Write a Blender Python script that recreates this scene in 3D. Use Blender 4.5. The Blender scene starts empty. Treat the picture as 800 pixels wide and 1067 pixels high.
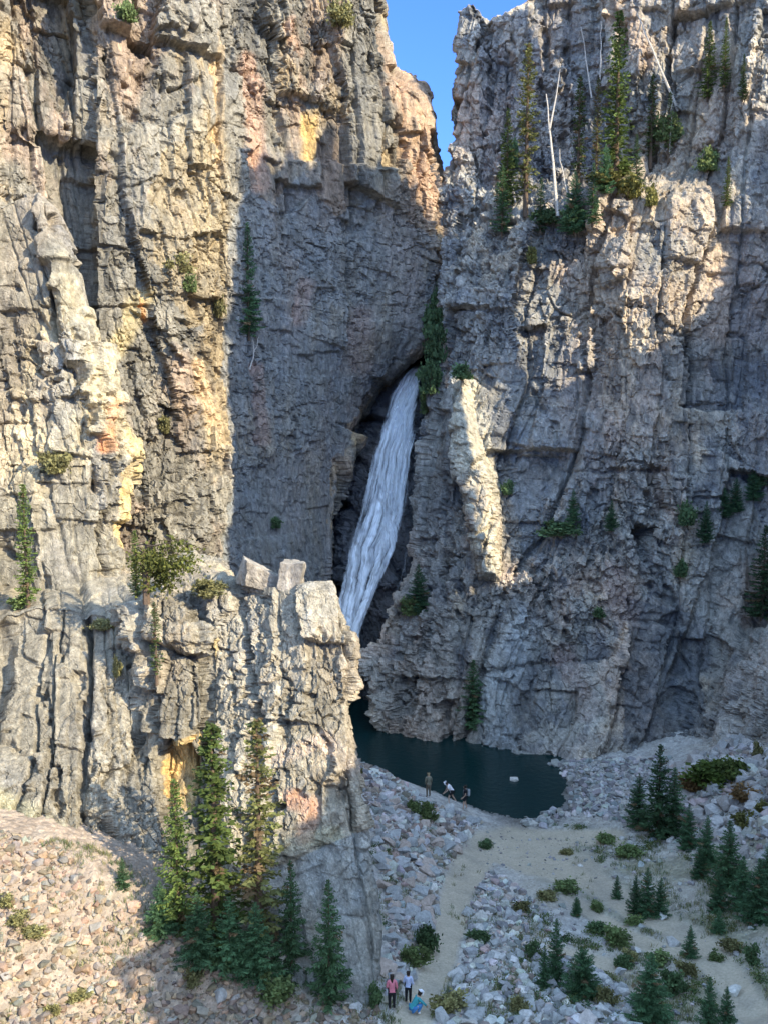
import bpy, bmesh, math, random, time
import numpy as np
from concurrent.futures import ThreadPoolExecutor
T0 = time.time()
rng = np.random.default_rng(7)
random.seed(7)
SC = bpy.context.scene
COL = SC.collection
f32 = np.float32

# ------------------------------------------------------------------ camera model
CAM = np.array([0.0, 0.0, 28.0]); PITCH = math.radians(7.0); FPX = 1000.0
FW = np.array([0, math.cos(PITCH), -math.sin(PITCH)])
UP = np.array([0, math.sin(PITCH), math.cos(PITCH)])
def P(u, v, y):
    """world point seen in direction (u, v) of the 800x1067 photograph at distance y along the valley"""
    d = FW + np.array([1.0, 0, 0]) * (u - 400) / FPX + UP * (533.5 - v) / FPX
    return CAM + d * (y / d[1])
def PZ(u, v, z):
    d = FW + np.array([1.0, 0, 0]) * (u - 400) / FPX + UP * (533.5 - v) / FPX
    return CAM + d * ((z - CAM[2]) / d[2])
def proj(p):
    q = np.asarray(p, dtype=np.float64) - CAM
    w = q @ FW
    w = np.where(np.abs(w) < 1e-3, 1e-3, w)
    u = 400 + FPX * q[..., 0] / w
    v = 533.5 - FPX * (q @ UP) / w
    return u, v, w

# ------------------------------------------------------------------ noise
_t = np.random.default_rng(11).random((65536, 6)).astype(f32)
_tc = [np.ascontiguousarray(_t[:, i]) for i in range(6)]
def hsh(ix, iy, iz, seed):
    h = ix * np.int32(73856093) ^ iy * np.int32(19349663) ^ iz * np.int32(83492791) ^ np.int32((seed * 7919 + 13) & 0x7fffffff)
    h = h ^ (h >> 13)
    return (h * np.int32(1274126177) >> 8) & 65535
def par(fn, p, *a):
    n = len(p); CH = 40000
    parts = [p[i:i + CH] for i in range(0, n, CH)]
    with np.errstate(all='ignore'):
        with ThreadPoolExecutor(4) as ex:
            rs = list(ex.map(lambda q: fn(q, *a), parts))
    if isinstance(rs[0], tuple):
        return tuple(np.concatenate([r[i] for r in rs]) for i in range(len(rs[0])))
    return np.concatenate(rs)
def _vn(p, seed):
    i = np.floor(p).astype(np.int32); f = (p - i).astype(f32); f = f * f * (3 - 2 * f)
    x, y, z = i[:, 0], i[:, 1], i[:, 2]; fx, fy, fz = f[:, 0], f[:, 1], f[:, 2]
    g = lambda a, b, c: _tc[0][hsh(x + a, y + b, z + c, seed)]
    o = np.int32(1); e = np.int32(0)
    l = lambda a, b, t: a + (b - a) * t
    r = l(l(l(g(e, e, e), g(o, e, e), fx), l(g(e, o, e), g(o, o, e), fx), fy),
          l(l(g(e, e, o), g(o, e, o), fx), l(g(e, o, o), g(o, o, o), fx), fy), fz)
    return r * 2 - 1
def fbm(p, sc, octv=4, seed=1, gain=0.5):
    p = np.asarray(p, dtype=f32) / np.asarray(sc, dtype=f32)
    def fn(q):
        r = 0; a = 1.0; t = 0
        for k in range(octv):
            r = r + a * _vn(q * f32(2.03 ** k) + f32(17.3 * k), seed + k); t += a; a *= gain
        return (r / t).astype(f32)
    return par(fn, p)
def _vor(p, seed, jit):
    i = np.floor(p).astype(np.int32); f = (p - i).astype(f32)
    n = len(p)
    d1 = np.full(n, 9.0, f32); d2 = np.full(n, 9.0, f32); hid = np.zeros(n, np.int32)
    vx = np.zeros(n, f32); vy = np.zeros(n, f32); vz = np.zeros(n, f32)
    for a in (-1, 0, 1):
        for b in (-1, 0, 1):
            for c in (-1, 0, 1):
                h = hsh(i[:, 0] + np.int32(a), i[:, 1] + np.int32(b), i[:, 2] + np.int32(c), seed)
                dx = a + .5 + jit * (_tc[0][h] - .5) - f[:, 0]
                dy = b + .5 + jit * (_tc[1][h] - .5) - f[:, 1]
                dz = c + .5 + jit * (_tc[2][h] - .5) - f[:, 2]
                # rounded-box metric: flatter faces than plain euclidean cells
                d = .32 * np.sqrt(dx * dx + dy * dy + dz * dz) + .68 * np.maximum(np.maximum(np.abs(dx), np.abs(dy)), np.abs(dz))
                m = d < d1
                d2 = np.where(m, d1, np.minimum(d2, d))
                d1 = np.where(m, d, d1); hid = np.where(m, h, hid)
                vx = np.where(m, -dx, vx); vy = np.where(m, -dy, vy); vz = np.where(m, -dz, vz)
    return d1, d2 - d1, hid, vx, vy, vz
def voro(p, sc, seed=1, jit=.9):
    p = np.asarray(p, dtype=f32) / np.asarray(sc, dtype=f32)
    return par(_vor, p, seed, jit)

# ------------------------------------------------------------------ mesh helpers
def mesh_np(name, V, F, smooth=False, cols=None):
    """V (n,3), F (m,k) constant k"""
    me = bpy.data.meshes.new(name)
    V = np.ascontiguousarray(V, dtype=f32); F = np.ascontiguousarray(F, dtype=np.int32)
    m, k = F.shape
    me.vertices.add(len(V)); me.vertices.foreach_set('co', V.ravel())
    me.loops.add(m * k); me.loops.foreach_set('vertex_index', F.ravel())
    me.polygons.add(m)
    me.polygons.foreach_set('loop_start', np.arange(0, m * k, k, dtype=np.int32))
    try: me.polygons.foreach_set('loop_total', np.full(m, k, dtype=np.int32))
    except Exception: pass
    me.polygons.foreach_set('use_smooth', np.full(m, smooth))
    if cols is not None:
        at_ = me.color_attributes.new('Col', 'FLOAT_COLOR', 'POINT')
        c4 = np.ones((len(V), 4), f32); c4[:, :3] = cols
        at_.data.foreach_set('color', c4.ravel())
    me.update(calc_edges=True)
    return me
def link(name, me, mat=None, parent=None):
    o = bpy.data.objects.new(name, me); COL.objects.link(o)
    if mat is not None and me is not None and not me.materials: me.materials.append(mat)
    if parent is not None: o.parent = parent
    return o
def tag(o, label=None, cat=None, group=None, kind=None):
    if label: o['label'] = label
    if cat: o['category'] = cat
    if group: o['group'] = group
    if kind: o['kind'] = kind
    return o
def empty(name, loc, rz=0.0, sc=1.0):
    o = bpy.data.objects.new(name, None); COL.objects.link(o)
    o.location = loc; o.rotation_euler = (0, 0, rz); o.scale = (sc, sc, sc) if np.isscalar(sc) else sc
    o.empty_display_size = .3
    return o

# ------------------------------------------------------------------ materials
def newmat(name):
    m = bpy.data.materials.new(name); m.use_nodes = True
    nt = m.node_tree; nt.nodes.clear()
    out = nt.nodes.new('ShaderNodeOutputMaterial'); b = nt.nodes.new('ShaderNodeBsdfPrincipled')
    nt.links.new(b.outputs[0], out.inputs[0])
    return m, nt, b
def N(nt, t, **kw):
    n = nt.nodes.new(t)
    for k, v in kw.items():
        if k in n.inputs.keys(): n.inputs[k].default_value = v
        else: setattr(n, k, v)
    return n
def rock_mat(name, bscale=1.0, bstr=.6, gain=1.0, rough=.92, spec=.25, speck=.35):
    m, nt, b = newmat(name); L = nt.links.new
    at_ = N(nt, 'ShaderNodeAttribute', attribute_name='Col')
    geo = N(nt, 'ShaderNodeNewGeometry')
    n1 = N(nt, 'ShaderNodeTexNoise', Scale=2.2 * bscale, Detail=7.0, Roughness=.68)
    n2 = N(nt, 'ShaderNodeTexNoise', Scale=11.0 * bscale, Detail=5.0, Roughness=.7)
    mp = N(nt, 'ShaderNodeMapping'); mp.inputs['Scale'].default_value = (1, 1, .55)
    L(geo.outputs['Position'], mp.inputs['Vector'])
    for n in (n1, n2): L(mp.outputs[0], n.inputs['Vector'])
    mr = N(nt, 'ShaderNodeMapRange'); mr.inputs[1].default_value = .33; mr.inputs[2].default_value = .67
    mr.inputs[3].default_value = 1 - speck; mr.inputs[4].default_value = 1 + speck
    L(n1.outputs[0], mr.inputs[0])
    mr2 = N(nt, 'ShaderNodeMapRange'); mr2.inputs[1].default_value = .3; mr2.inputs[2].default_value = .7
    mr2.inputs[3].default_value = gain * (1 - speck * .7); mr2.inputs[4].default_value = gain * (1 + speck * .7)
    L(n2.outputs[0], mr2.inputs[0])
    mu = N(nt, 'ShaderNodeMath', operation='MULTIPLY'); L(mr.outputs[0], mu.inputs[0]); L(mr2.outputs[0], mu.inputs[1])
    vm = N(nt, 'ShaderNodeVectorMath', operation='SCALE'); L(at_.outputs['Color'], vm.inputs[0]); L(mu.outputs[0], vm.inputs['Scale'])
    L(vm.outputs[0], b.inputs['Base Color'])
    vo = N(nt, 'ShaderNodeTexVoronoi', feature='DISTANCE_TO_EDGE', Scale=3.0 * bscale)
    vadd = N(nt, 'ShaderNodeVectorMath', operation='ADD'); L(mp.outputs[0], vadd.inputs[0])
    vsc = N(nt, 'ShaderNodeVectorMath', operation='SCALE'); vsc.inputs['Scale'].default_value = .35; L(n1.outputs['Color'], vsc.inputs[0]); L(vsc.outputs[0], vadd.inputs[1])
    L(vadd.outputs[0], vo.inputs['Vector'])
    vr = N(nt, 'ShaderNodeMapRange'); vr.inputs[1].default_value = 0; vr.inputs[2].default_value = .07; L(vo.outputs['Distance'], vr.inputs[0])
    ma = N(nt, 'ShaderNodeMath', operation='MULTIPLY_ADD'); ma.inputs[1].default_value = .35; L(vr.outputs[0], ma.inputs[0])
    mm = N(nt, 'ShaderNodeMath', operation='ADD'); L(n1.outputs[0], mm.inputs[0]); L(n2.outputs[0], mm.inputs[1])
    L(mm.outputs[0], ma.inputs[2])
    bp = N(nt, 'ShaderNodeBump', Strength=bstr, Distance=.16 / bscale); L(ma.outputs[0], bp.inputs['Height'])
    L(bp.outputs[0], b.inputs['Normal'])
    b.inputs['Roughness'].default_value = rough; b.inputs['Specular IOR Level'].default_value = spec
    return m
M_ROCK = rock_mat('fractured_granite', 1.3, .7, speck=.42)
M_STONE = rock_mat('loose_stone', 3.0, .45, speck=.25)
M_WET = rock_mat('wet_granite', 1.0, .7, rough=.55, spec=.4)
M_EARTH = rock_mat('gravel_and_dust', 4.0, .6, speck=.18)
def leaf_mat(name, tr=.25):
    m, nt, b = newmat(name); L = nt.links.new
    at_ = N(nt, 'ShaderNodeAttribute', attribute_name='Col')
    oi = N(nt, 'ShaderNodeObjectInfo')
    mr = N(nt, 'ShaderNodeMapRange'); mr.inputs[3].default_value = .75; mr.inputs[4].default_value = 1.3; L(oi.outputs['Random'], mr.inputs[0])
    vm = N(nt, 'ShaderNodeVectorMath', operation='SCALE'); L(at_.outputs['Color'], vm.inputs[0]); L(mr.outputs[0], vm.inputs['Scale'])
    L(vm.outputs[0], b.inputs['Base Color']); b.inputs['Roughness'].default_value = .7; b.inputs['Specular IOR Level'].default_value = .2
    t = N(nt, 'ShaderNodeBsdfTranslucent'); L(vm.outputs[0], t.inputs['Color'])
    mx = N(nt, 'ShaderNodeMixShader'); mx.inputs[0].default_value = tr
    L(b.outputs[0], mx.inputs[1]); L(t.outputs[0], mx.inputs[2])
    L(mx.outputs[0], nt.nodes['Material Output'].inputs[0])
    return m
M_LEAF = leaf_mat('needles')
def plain(name, c, rough=.8, nscale=8.0, var=.25):
    m, nt, b = newmat(name); L = nt.links.new
    n = N(nt, 'ShaderNodeTexNoise', Scale=nscale, Detail=4.0); g = N(nt, 'ShaderNodeNewGeometry'); L(g.outputs['Position'], n.inputs['Vector'])
    mr = N(nt, 'ShaderNodeMapRange'); mr.inputs[1].default_value = .3; mr.inputs[2].default_value = .7; mr.inputs[3].default_value = 1 - var; mr.inputs[4].default_value = 1 + var
    L(n.outputs[0], mr.inputs[0])
    vm = N(nt, 'ShaderNodeVectorMath', operation='SCALE'); vm.inputs[0].default_value = c; L(mr.outputs[0], vm.inputs['Scale'])
    L(vm.outputs[0], b.inputs['Base Color']); b.inputs['Roughness'].default_value = rough; b.inputs['Specular IOR Level'].default_value = .25
    return m
M_BARK = plain('bark', (.12, .085, .06), .9, 12)
M_DEAD = plain('weathered_dead_wood', (.55, .5, .44), .85, 10)

# ------------------------------------------------------------------ traced marks on rock (cracks, slabs, painted light and shade, stains)
def seg_dist(u, v, poly):
    d = np.full(u.shape, 1e9, f32)
    for (a, b), (c, e) in zip(poly[:-1], poly[1:]):
        lx, ly = c - a, e - b; l2 = lx * lx + ly * ly + 1e-9
        t = np.clip(((u - a) * lx + (v - b) * ly) / l2, 0, 1)
        d = np.minimum(d, np.hypot(u - a - t * lx, v - b - t * ly))
    return d
def inpoly(u, v, poly):
    r = np.zeros(u.shape, bool); n = len(poly)
    for k in range(n):
        (x0, y0), (x1, y1) = poly[k], poly[(k + 1) % n]
        if y0 == y1: continue
        c = ((y0 > v) != (y1 > v)) & (u < (x1 - x0) * (v - y0) / (y1 - y0) + x0)
        r ^= c
    return r
def sstep(a, b, x):
    t = np.clip((x - a) / (b - a), 0, 1); return t * t * (3 - 2 * t)

def slabs(p, al, sx, sz, amp, tilt, cd, seed, lean):
    """long jointed slabs: near-vertical joints every sx metres along the wall, broken by cross joints every sz metres"""
    n = len(p); sw = p[:, 0] * al[0] + p[:, 1] * al[1]; z = p[:, 2]
    o = np.zeros(n, np.int32)
    def cells(cx, c0):
        """jittered 1-d cells: index, position inside, distance to the nearer joint"""
        i = np.floor(cx).astype(np.int32); f = cx - i
        jl = .7 * (_tc[0][hsh(i, c0, o, seed)] - .5) * .9; jr = .7 * (_tc[0][hsh(i + 1, c0, o, seed)] - .5) * .9
        lo = f < jl; hi = f > 1 + jr
        i2 = i - lo + hi
        L = i2 + .63 * (_tc[0][hsh(i2.astype(np.int32), c0, o, seed)] - .5); Rr = i2 + 1 + .63 * (_tc[0][hsh((i2 + 1).astype(np.int32), c0, o, seed)] - .5)
        w_ = np.maximum(Rr - L, .05); return i2.astype(np.int32), (cx - L) / w_ - .5, np.minimum(cx - L, Rr - cx), w_
    wob = fbm(p, (sx * 2.5, sx * 2.5, sz * 1.2), 2, seed + 3) * .30 + fbm(p, sx * .5, 2, seed + 5) * .05
    ix, fu, eu, wu = cells((sw + lean * z) / sx + wob, o)
    zz = z / sz + .35 * (sw / sz) * (_tc[4][hsh(ix, o, o, seed + 1)] - .3) + _tc[5][hsh(ix, o, o, seed + 2)] + fbm(p, sz, 2, seed + 7) * .06
    iz, fv, ev, wv = cells(zz, ix)
    h = hsh(ix, iz, o, seed + 9); r = _tc[3][h] - .5
    d = amp * 2 * np.sign(r) * np.abs(2 * r) ** 1.2 * .5 + tilt * sx * wu * 2 * (_tc[4][h] - .5) * fu + tilt * .35 * sz * 2 * (_tc[1][h] - .62) * fv * wv
    hj = _tc[2][hsh(ix + (fu > 0), o, o, seed + 11)]
    d -= cd * np.clip(hj * 2 - .7, 0, 1) * np.exp(-(eu * sx / (.035 * sx + .03)) ** 2) + cd * .6 * np.clip(_tc[2][h] * 2 - 1, 0, 1) * np.exp(-(ev * sz / (.03 * sx + .03)) ** 2)
    return d.astype(f32), r, _tc[5][h]
def rock_disp(p, style, coarse):
    """outward displacement in metres plus a per-block random value, from joint-bounded blocks at several scales"""
    w = np.stack([fbm(p, 14.0, 2, 31), fbm(p, 14.0, 2, 41), fbm(p, 14.0, 2, 51)], 1)
    q = p + w * style.get('warp', 1.2)
    q = np.stack([q[:, 0] + .16 * q[:, 2], q[:, 1] - .1 * q[:, 2], q[:, 2] - .14 * q[:, 0] + .1 * q[:, 1]], 1)
    d = np.zeros(len(p), f32); tone = np.zeros(len(p), f32)
    p2 = p + w * .8
    brk = .5 + .9 * fbm(p, 8.0, 3, 61)
    if coarse:
        for k, (sx, sz, amp, tilt, cd, lean) in enumerate(style['sl']):
            dk, r, sm = slabs(p2, style['al'], sx, sz, amp, tilt, cd, 900 + 31 * k + style['seed'], lean)
            d += dk; tone += r * (.6, 1.0, .8)[k]
            if k: brk += .9 * (sm - .5)
    brk = sstep(.25, .85, brk) * .85 + style.get('brk', .15)
    for k, (sx, sz, amp, tilt, cw, cd) in enumerate(style['lv']):
        if (k < 1) != coarse: continue
        wk = np.stack([fbm(p, sx * .8, 2, 63 + k), fbm(p, sx * .8, 2, 66 + k), fbm(p, sx * .8, 2, 69 + k)], 1) * (.07 * sx)
        qk = q + wk
        if k % 2: qk = np.stack([qk[:, 0] * .8 + qk[:, 1] * .6, qk[:, 1] * .8 - qk[:, 0] * .6, qk[:, 2] + .1 * qk[:, 0]], 1)
        d1, e, h, vx, vy, vz = voro(qk, (sx, sx, sz), 100 + k + style['seed'], .85)
        r = _tc[3][h] - .5
        r = np.sign(r) * np.abs(r * 2) ** 1.3 * .5
        loc = brk
        d += loc * (amp * 2 * r + tilt * sx * ((_tc[4][h] - .5) * vx * 2.4 + (_tc[5][h] - .5) * vy * 2.4) + tilt * sz * ((_tc[2][h] - .60) * vz * 1.3))
        mcr = np.clip(_tc[1][h] * 2.2 - 1.1, 0.0, 1)
        d -= cd * mcr * loc * np.exp(-(e / cw) ** 2)
        tone += r * (.6, .8, 1.0, .8)[min(k, 3)] * (.4 + .6 * loc)
    if not coarse: d += style.get('fb', .12) * fbm(p, (1.6, 1.6, 2.4), 5, 77, .52)
    bd = style.get('bed', 0)
    if bd and coarse:
        s = (q[:, 2] + 1.0 * fbm(p, 12.0, 2, 91)) / style.get('bedh', 5.0)
        fr = s - np.floor(s)
        msk = sstep(-.05, .3, fbm(p, 11.0, 2, 95))
        d += bd * msk * (fr - .5)
    return d, tone
def boxblur(X, k):
    if k < 1: return X
    for ax in (0, 1):
        pw = [(0, 0)] * X.ndim; pw[ax] = (k + 1, k)
        c = np.cumsum(np.pad(X, pw, mode='edge'), ax)
        X = (np.take(c, range(2 * k + 1, c.shape[ax]), ax) - np.take(c, range(0, c.shape[ax] - 2 * k - 1), ax)) / (2 * k + 1)
    return X

SHEETS = []
def sheet(cols, step, style, top_back=None, bot=None, wide=None, marks=(), smooth_m=3, paint=None, dmask=None):
    """a rock face swept through column poly-lines of points; returns dense displaced vertices, grid faces, colours"""
    K = max(int((max(c[-1][1] for c in cols) - min(c[0][1] for c in cols)) / step), 30)
    C = []
    for c in cols:
        c = np.array(c, float); vv = np.linspace(c[0, 1], c[-1, 1], K)
        pts = np.stack([np.interp(vv, c[:, 1], c[:, 0]), vv, np.interp(vv, c[:, 1], c[:, 2])], 1)
        C.append(np.array([P(*q) for q in pts]))
    C = np.array(C)
    idx = [0.0]
    for i in range(len(C) - 1):
        wpx = np.percentile(np.abs(np.array([proj(C[i + 1])[0] - proj(C[i])[0]])), 70)
        wm = np.percentile(np.linalg.norm(C[i + 1] - C[i], axis=1), 50) / .085 * .5
        n = max(wpx, min(wm, 150) if (wide is None or i not in wide) else wm) / step
        if wide is not None and i in wide: n = n / wide[i]
        n = int(max(n, 4)); idx += list(i + np.arange(1, n + 1) / n)
    idx = np.array(idx); i0 = np.minimum(idx.astype(int), len(C) - 2); t = (idx - i0)[:, None, None]
    B = C[i0] * (1 - t) + C[i0 + 1] * t
    B = B.transpose(1, 0, 2)                       # rows (top to bottom), cols
    for _ in range(smooth_m):
        k = 5
        pad = np.pad(B, ((k, k), (0, 0), (0, 0)), mode='reflect', reflect_type='odd'); cs = np.cumsum(pad, 0)
        B2 = (cs[2 * k:] - cs[:-2 * k])[:B.shape[0]] / (2 * k); B = B2
        pad = np.pad(B, ((0, 0), (k, k), (0, 0)), mode='reflect', reflect_type='odd'); cs = np.cumsum(pad, 1)
        B = (cs[:, 2 * k:] - cs[:, :-2 * k])[:, :B.shape[1]] / (2 * k)
    if top_back is not None:
        rows = []
        TB = np.atleast_2d(np.array(top_back, float)); TB = np.stack([np.interp(idx, np.linspace(0, len(C) - 1, len(TB)), TB[:, k]) for k in range(3)], 1) if len(TB) > 1 else TB
        L_ = np.linalg.norm(TB, axis=1).max(); nr = int(min(L_ / .12, 90))
        for s in (np.linspace(1, 0, nr, endpoint=False) ** 1.8):
            rows.append(B[0] + TB * s)
        B = np.concatenate([np.array(rows), B])
    if bot is not None:
        B = np.concatenate([B, B[-1:] + np.array(bot) * .5, B[-1:] + np.array(bot)])
    du = np.gradient(B, axis=1); dv = np.gradient(B, axis=0)
    n = np.cross(du, dv); n /= np.linalg.norm(n, axis=2, keepdims=True) + 1e-9
    if np.mean(np.sum(n * (CAM - B), 2)) < 0: n = -n
    R, Q = B.shape[:2]
    Bf = B.reshape(-1, 3); nf = n.reshape(-1, 3)
    nf = nf.copy(); nf[:, 2] *= .5; nf /= np.linalg.norm(nf, axis=1, keepdims=True) + 1e-9
    d, tone = rock_disp(Bf.astype(f32), style, True)
    keep_f = np.ones(len(d), f32)
    u, v, w = proj(Bf)
    wu = u + 3.0 * fbm(Bf, 1.6, 3, 201); wv = v + 3.0 * fbm(Bf, 1.6, 3, 211)
    cs_ = style.get('cell', .9)
    _, _, _, ax, ay, az = voro(Bf, (cs_, cs_, cs_ * 1.8), 222, .9)
    cc = Bf - np.stack([ax * cs_, ay * cs_, az * cs_ * 1.8], 1)
    uc, vc, _ = proj(cc)
    cu = wu + .6 * (uc - u); cv = wv + .6 * (vc - v)
    amul = 1.0
    for mk in marks:
        if mk[0] == 'crack':
            _, poly, wd, dep = mk
            dd = seg_dist(cu, cv, poly); d -= dep * .8 * np.exp(-(dd / (wd * .8)) ** 2)
        elif mk[0] == 'slab':
            _, poly, off = mk
            m = inpoly(cu, cv, poly)
            d += np.where(m, off, 0)
        elif mk[0] == 'fin':
            _, poly, off = mk
            m = inpoly(u + .6 * (wu - u), v + .6 * (wv - v), poly); dd = seg_dist(u, v, list(poly) + [poly[0]])
            d += np.where(m, off * (.35 + .65 * np.clip(dd / 7, 0, 1)), 0)
        elif mk[0] == 'hole':
            _, (hu, hv), (ha, hb_), dep = mk
            d -= dep * np.exp(-(((u + .35 * (wu - u) - hu) / ha) ** 4 + ((v + .35 * (wv - v) - hv) / hb_) ** 4))
        elif mk[0] == 'flat':       # smoother face: damp the block relief inside the outline
            _, poly, keep = mk
            m = inpoly(wu, wv, poly); d = np.where(m, d * keep, d); keep_f = np.where(m, min(1, keep + .3), keep_f)
    if dmask is not None: d = d * dmask(u, v, Bf)
    if top_back is not None:
        k_ = np.ones(R); k_[:nr] = .4; k_[nr:nr + 12] = np.linspace(.4, 1, 12)
        d = (d.reshape(R, Q) * k_[:, None]).ravel()
    dg = d.reshape(R, Q); dg = .35 * dg + .65 * boxblur(dg, 1)
    V1 = B + nf.reshape(R, Q, 3) * dg[..., None]
    Vs = boxblur(boxblur(V1, 2), 2)
    n2 = np.cross(np.gradient(Vs, axis=1), np.gradient(Vs, axis=0)); n2 /= np.linalg.norm(n2, axis=2, keepdims=True) + 1e-9
    if np.mean(np.sum(n2 * n, 2)) < 0: n2 = -n2
    n2 = n2 + .35 * nf.reshape(R, Q, 3); n2 /= np.linalg.norm(n2, axis=2, keepdims=True) + 1e-9
    Bf = V1.reshape(-1, 3)
    df, tf = rock_disp(Bf.astype(f32), style, False)
    tone = tone + tf
    if top_back is not None: df = (df.reshape(R, Q) * (.4 + .6 * k_)[:, None]).ravel()
    Vt = Bf + n2.reshape(-1, 3) * (df * keep_f)[:, None]
    a = np.arange(R * Q).reshape(R, Q)
    F = np.stack([a[:-1, :-1], a[1:, :-1], a[1:, 1:], a[:-1, 1:]], -1).reshape(-1, 4)
    fn = np.cross(Vt[F[len(F) // 2, 1]] - Vt[F[len(F) // 2, 0]], Vt[F[len(F) // 2, 2]] - Vt[F[len(F) // 2, 0]])
    cols_ = paint(Vt, u, v, tone)
    SHEETS.append(Vt)
    return Vt, F, cols_

def mixc(a, b, t): return a + (np.asarray(b, f32) - a) * np.clip(t, 0, 1)[:, None]
def paint_rock(Vt, u, v, tone, base, pink, ochre, dark, ka=(1, 1, 1), stains_and_shading=(), seed=0):
    n = len(Vt); c = np.tile(np.array(base, f32), (n, 1))
    n1 = fbm(Vt, (5, 5, 9), 4, 301 + seed); n2 = fbm(Vt, (2.2, 2.2, 6), 4, 311 + seed); n3 = fbm(Vt, (9, 9, 14), 3, 321 + seed)
    n4 = fbm(Vt, (.9, .9, 1.6), 4, 331 + seed)
    c = mixc(c, pink, sstep(-.05, .4, n1 + .25 * n4) * .8 * ka[0])
    c = mixc(c, ochre, sstep(.12, .45, n2 * .6 + n3 * .6 + .15 * n4) * .85 * ka[1])
    c = mixc(c, dark, sstep(.05, .45, -n2 * .7 - n1 * .3 + .35 * n4) * .75 * ka[2])
    # dark vertical water / lichen streaks
    st = fbm(Vt, (.55, .55, 14), 3, 341 + seed)
    c = mixc(c, np.array(dark) * .8, sstep(.22, .55, st + .3 * n3) * .5 * ka[2])
    c = c * (1 + .3 * tone[:, None]) * (1 + .3 * n4[:, None])
    wu = u + 6 * n4; wv = v + 6 * n2
    for (poly, wd, colr, k) in stains_and_shading:
        dd = seg_dist(wu, wv, poly) if wd > 0 else np.where(inpoly(wu, wv, poly), 0, 99)
        m = sstep(1.0, .35, dd / max(wd, 1)) * k * np.clip(.75 + .8 * n4, .2, 1)
        c = mixc(c, colr, m)
    return np.clip(c, .01, .8).astype(f32)

# ------------------------------------------------------------------ rock faces
ST_NEAR = dict(al=(.97, .24), cell=.5, seed=1, warp=.7, fb=.06, brk=.2, sl=[(3.6, 13.0, .40, .22, .9, .05), (1.25, 4.6, .20, .26, .55, -.03), (.55, 1.7, .07, .25, .22, .08)], lv=[(2.6, 5.0, .15, .12, .05, .3), (.55, 1.0, .07, .2, .07, .2), (.22, .36, .03, .24, .1, .08)])
ST_TOWER = dict(al=(.85, .53), seed=2, warp=1.0, fb=.07, brk=.2, bed=.3, bedh=4.5, sl=[(5.5, 12, .5, .14, 1.0, .13), (2.2, 5.0, .24, .2, .6, -.05), (.8, 2.0, .10, .22, .25, .1)], lv=[(3, 5, .25, .12, .05, .4), (.8, 1.3, .12, .24, .07, .25), (.32, .48, .045, .28, .1, .09)])
ST_LEFT = dict(al=(.82, .57), seed=3, warp=1.4, fb=.09, brk=.25, bed=.4, bedh=6.5, sl=[(7.5, 20, .7, .18, 1.2, .04), (2.6, 7.5, .36, .26, .8, -.04), (1.1, 2.8, .15, .28, .35, .06)], lv=[(4.0, 5.5, .3, .12, .045, .5), (1.0, 1.6, .17, .26, .07, .34), (.42, .62, .07, .32, .1, .14)])
ST_RIGHT = dict(al=(.8, -.6), seed=4, warp=1.6, fb=.10, brk=.4, bed=.2, bedh=5.5, sl=[(6.5, 17, .8, .2, 1.2, -.06), (2.3, 6.0, .38, .26, .8, .05), (1.0, 2.3, .17, .28, .35, -.1)], lv=[(3.4, 4.6, .4, .15, .045, .6), (.95, 1.4, .2, .3, .07, .36), (.4, .56, .08, .36, .1, .15)])
GREY = (.34, .32, .30); WARM = (.40, .34, .26); PINK = (.42, .28, .21); OCHRE = (.52, .36, .16); DARK = (.15, .145, .14)

# near buttress and the wall left of it
B_cols = [
 [(-260, 640, 36), (-260, 760, 34), (-260, 880, 31)],
 [(-100, 640, 43), (-100, 760, 39), (-100, 880, 34.5)],
 [(0, 640, 47), (0, 690, 45.0), (0, 760, 41.5), (0, 868, 36.5)],
 [(50, 627, 47), (50, 690, 44.0), (50, 780, 40.5), (50, 895, 36.3)],
 [(100, 640, 46.5), (100, 700, 43.5), (100, 800, 40), (100, 920, 36.2)],
 [(132, 630, 47), (138, 700, 44.5), (142, 800, 41), (146, 950, 36.3)],
 [(152, 622, 45.5), (158, 700, 42.5), (160, 775, 40.8), (168, 800, 41), (172, 970, 36.5)],
 [(205, 618, 45.2), (210, 700, 42.3), (208, 775, 40.4), (205, 800, 40.8), (205, 990, 35.8)],
 [(222, 603, 46), (225, 700, 43.4), (225, 800, 40.8), (230, 1010, 35.6)],
 [(252, 606, 45), (255, 700, 42.8), (262, 800, 39.8), (265, 1025, 35)],
 [(285, 612, 43.6), (288, 700, 41.3), (290, 800, 38.6), (300, 900, 36.4), (305, 1040, 34)],
 [(325, 606, 43.2), (330, 700, 40.6), (330, 800, 38.2), (345, 900, 36), (350, 1055, 33.6)],
 [(347, 604, 43.6), (366, 668, 41.9), (366, 740, 40.2), (371, 800, 38.6), (377, 850, 37.3), (391, 900, 36.3), (399, 950, 35.4), (399, 1060, 33.6)],
 [(320, 606, 50), (345, 668, 49), (345, 740, 48), (350, 800, 47), (358, 850, 46), (372, 900, 45), (380, 950, 44), (384, 1060, 42)],
]
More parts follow.
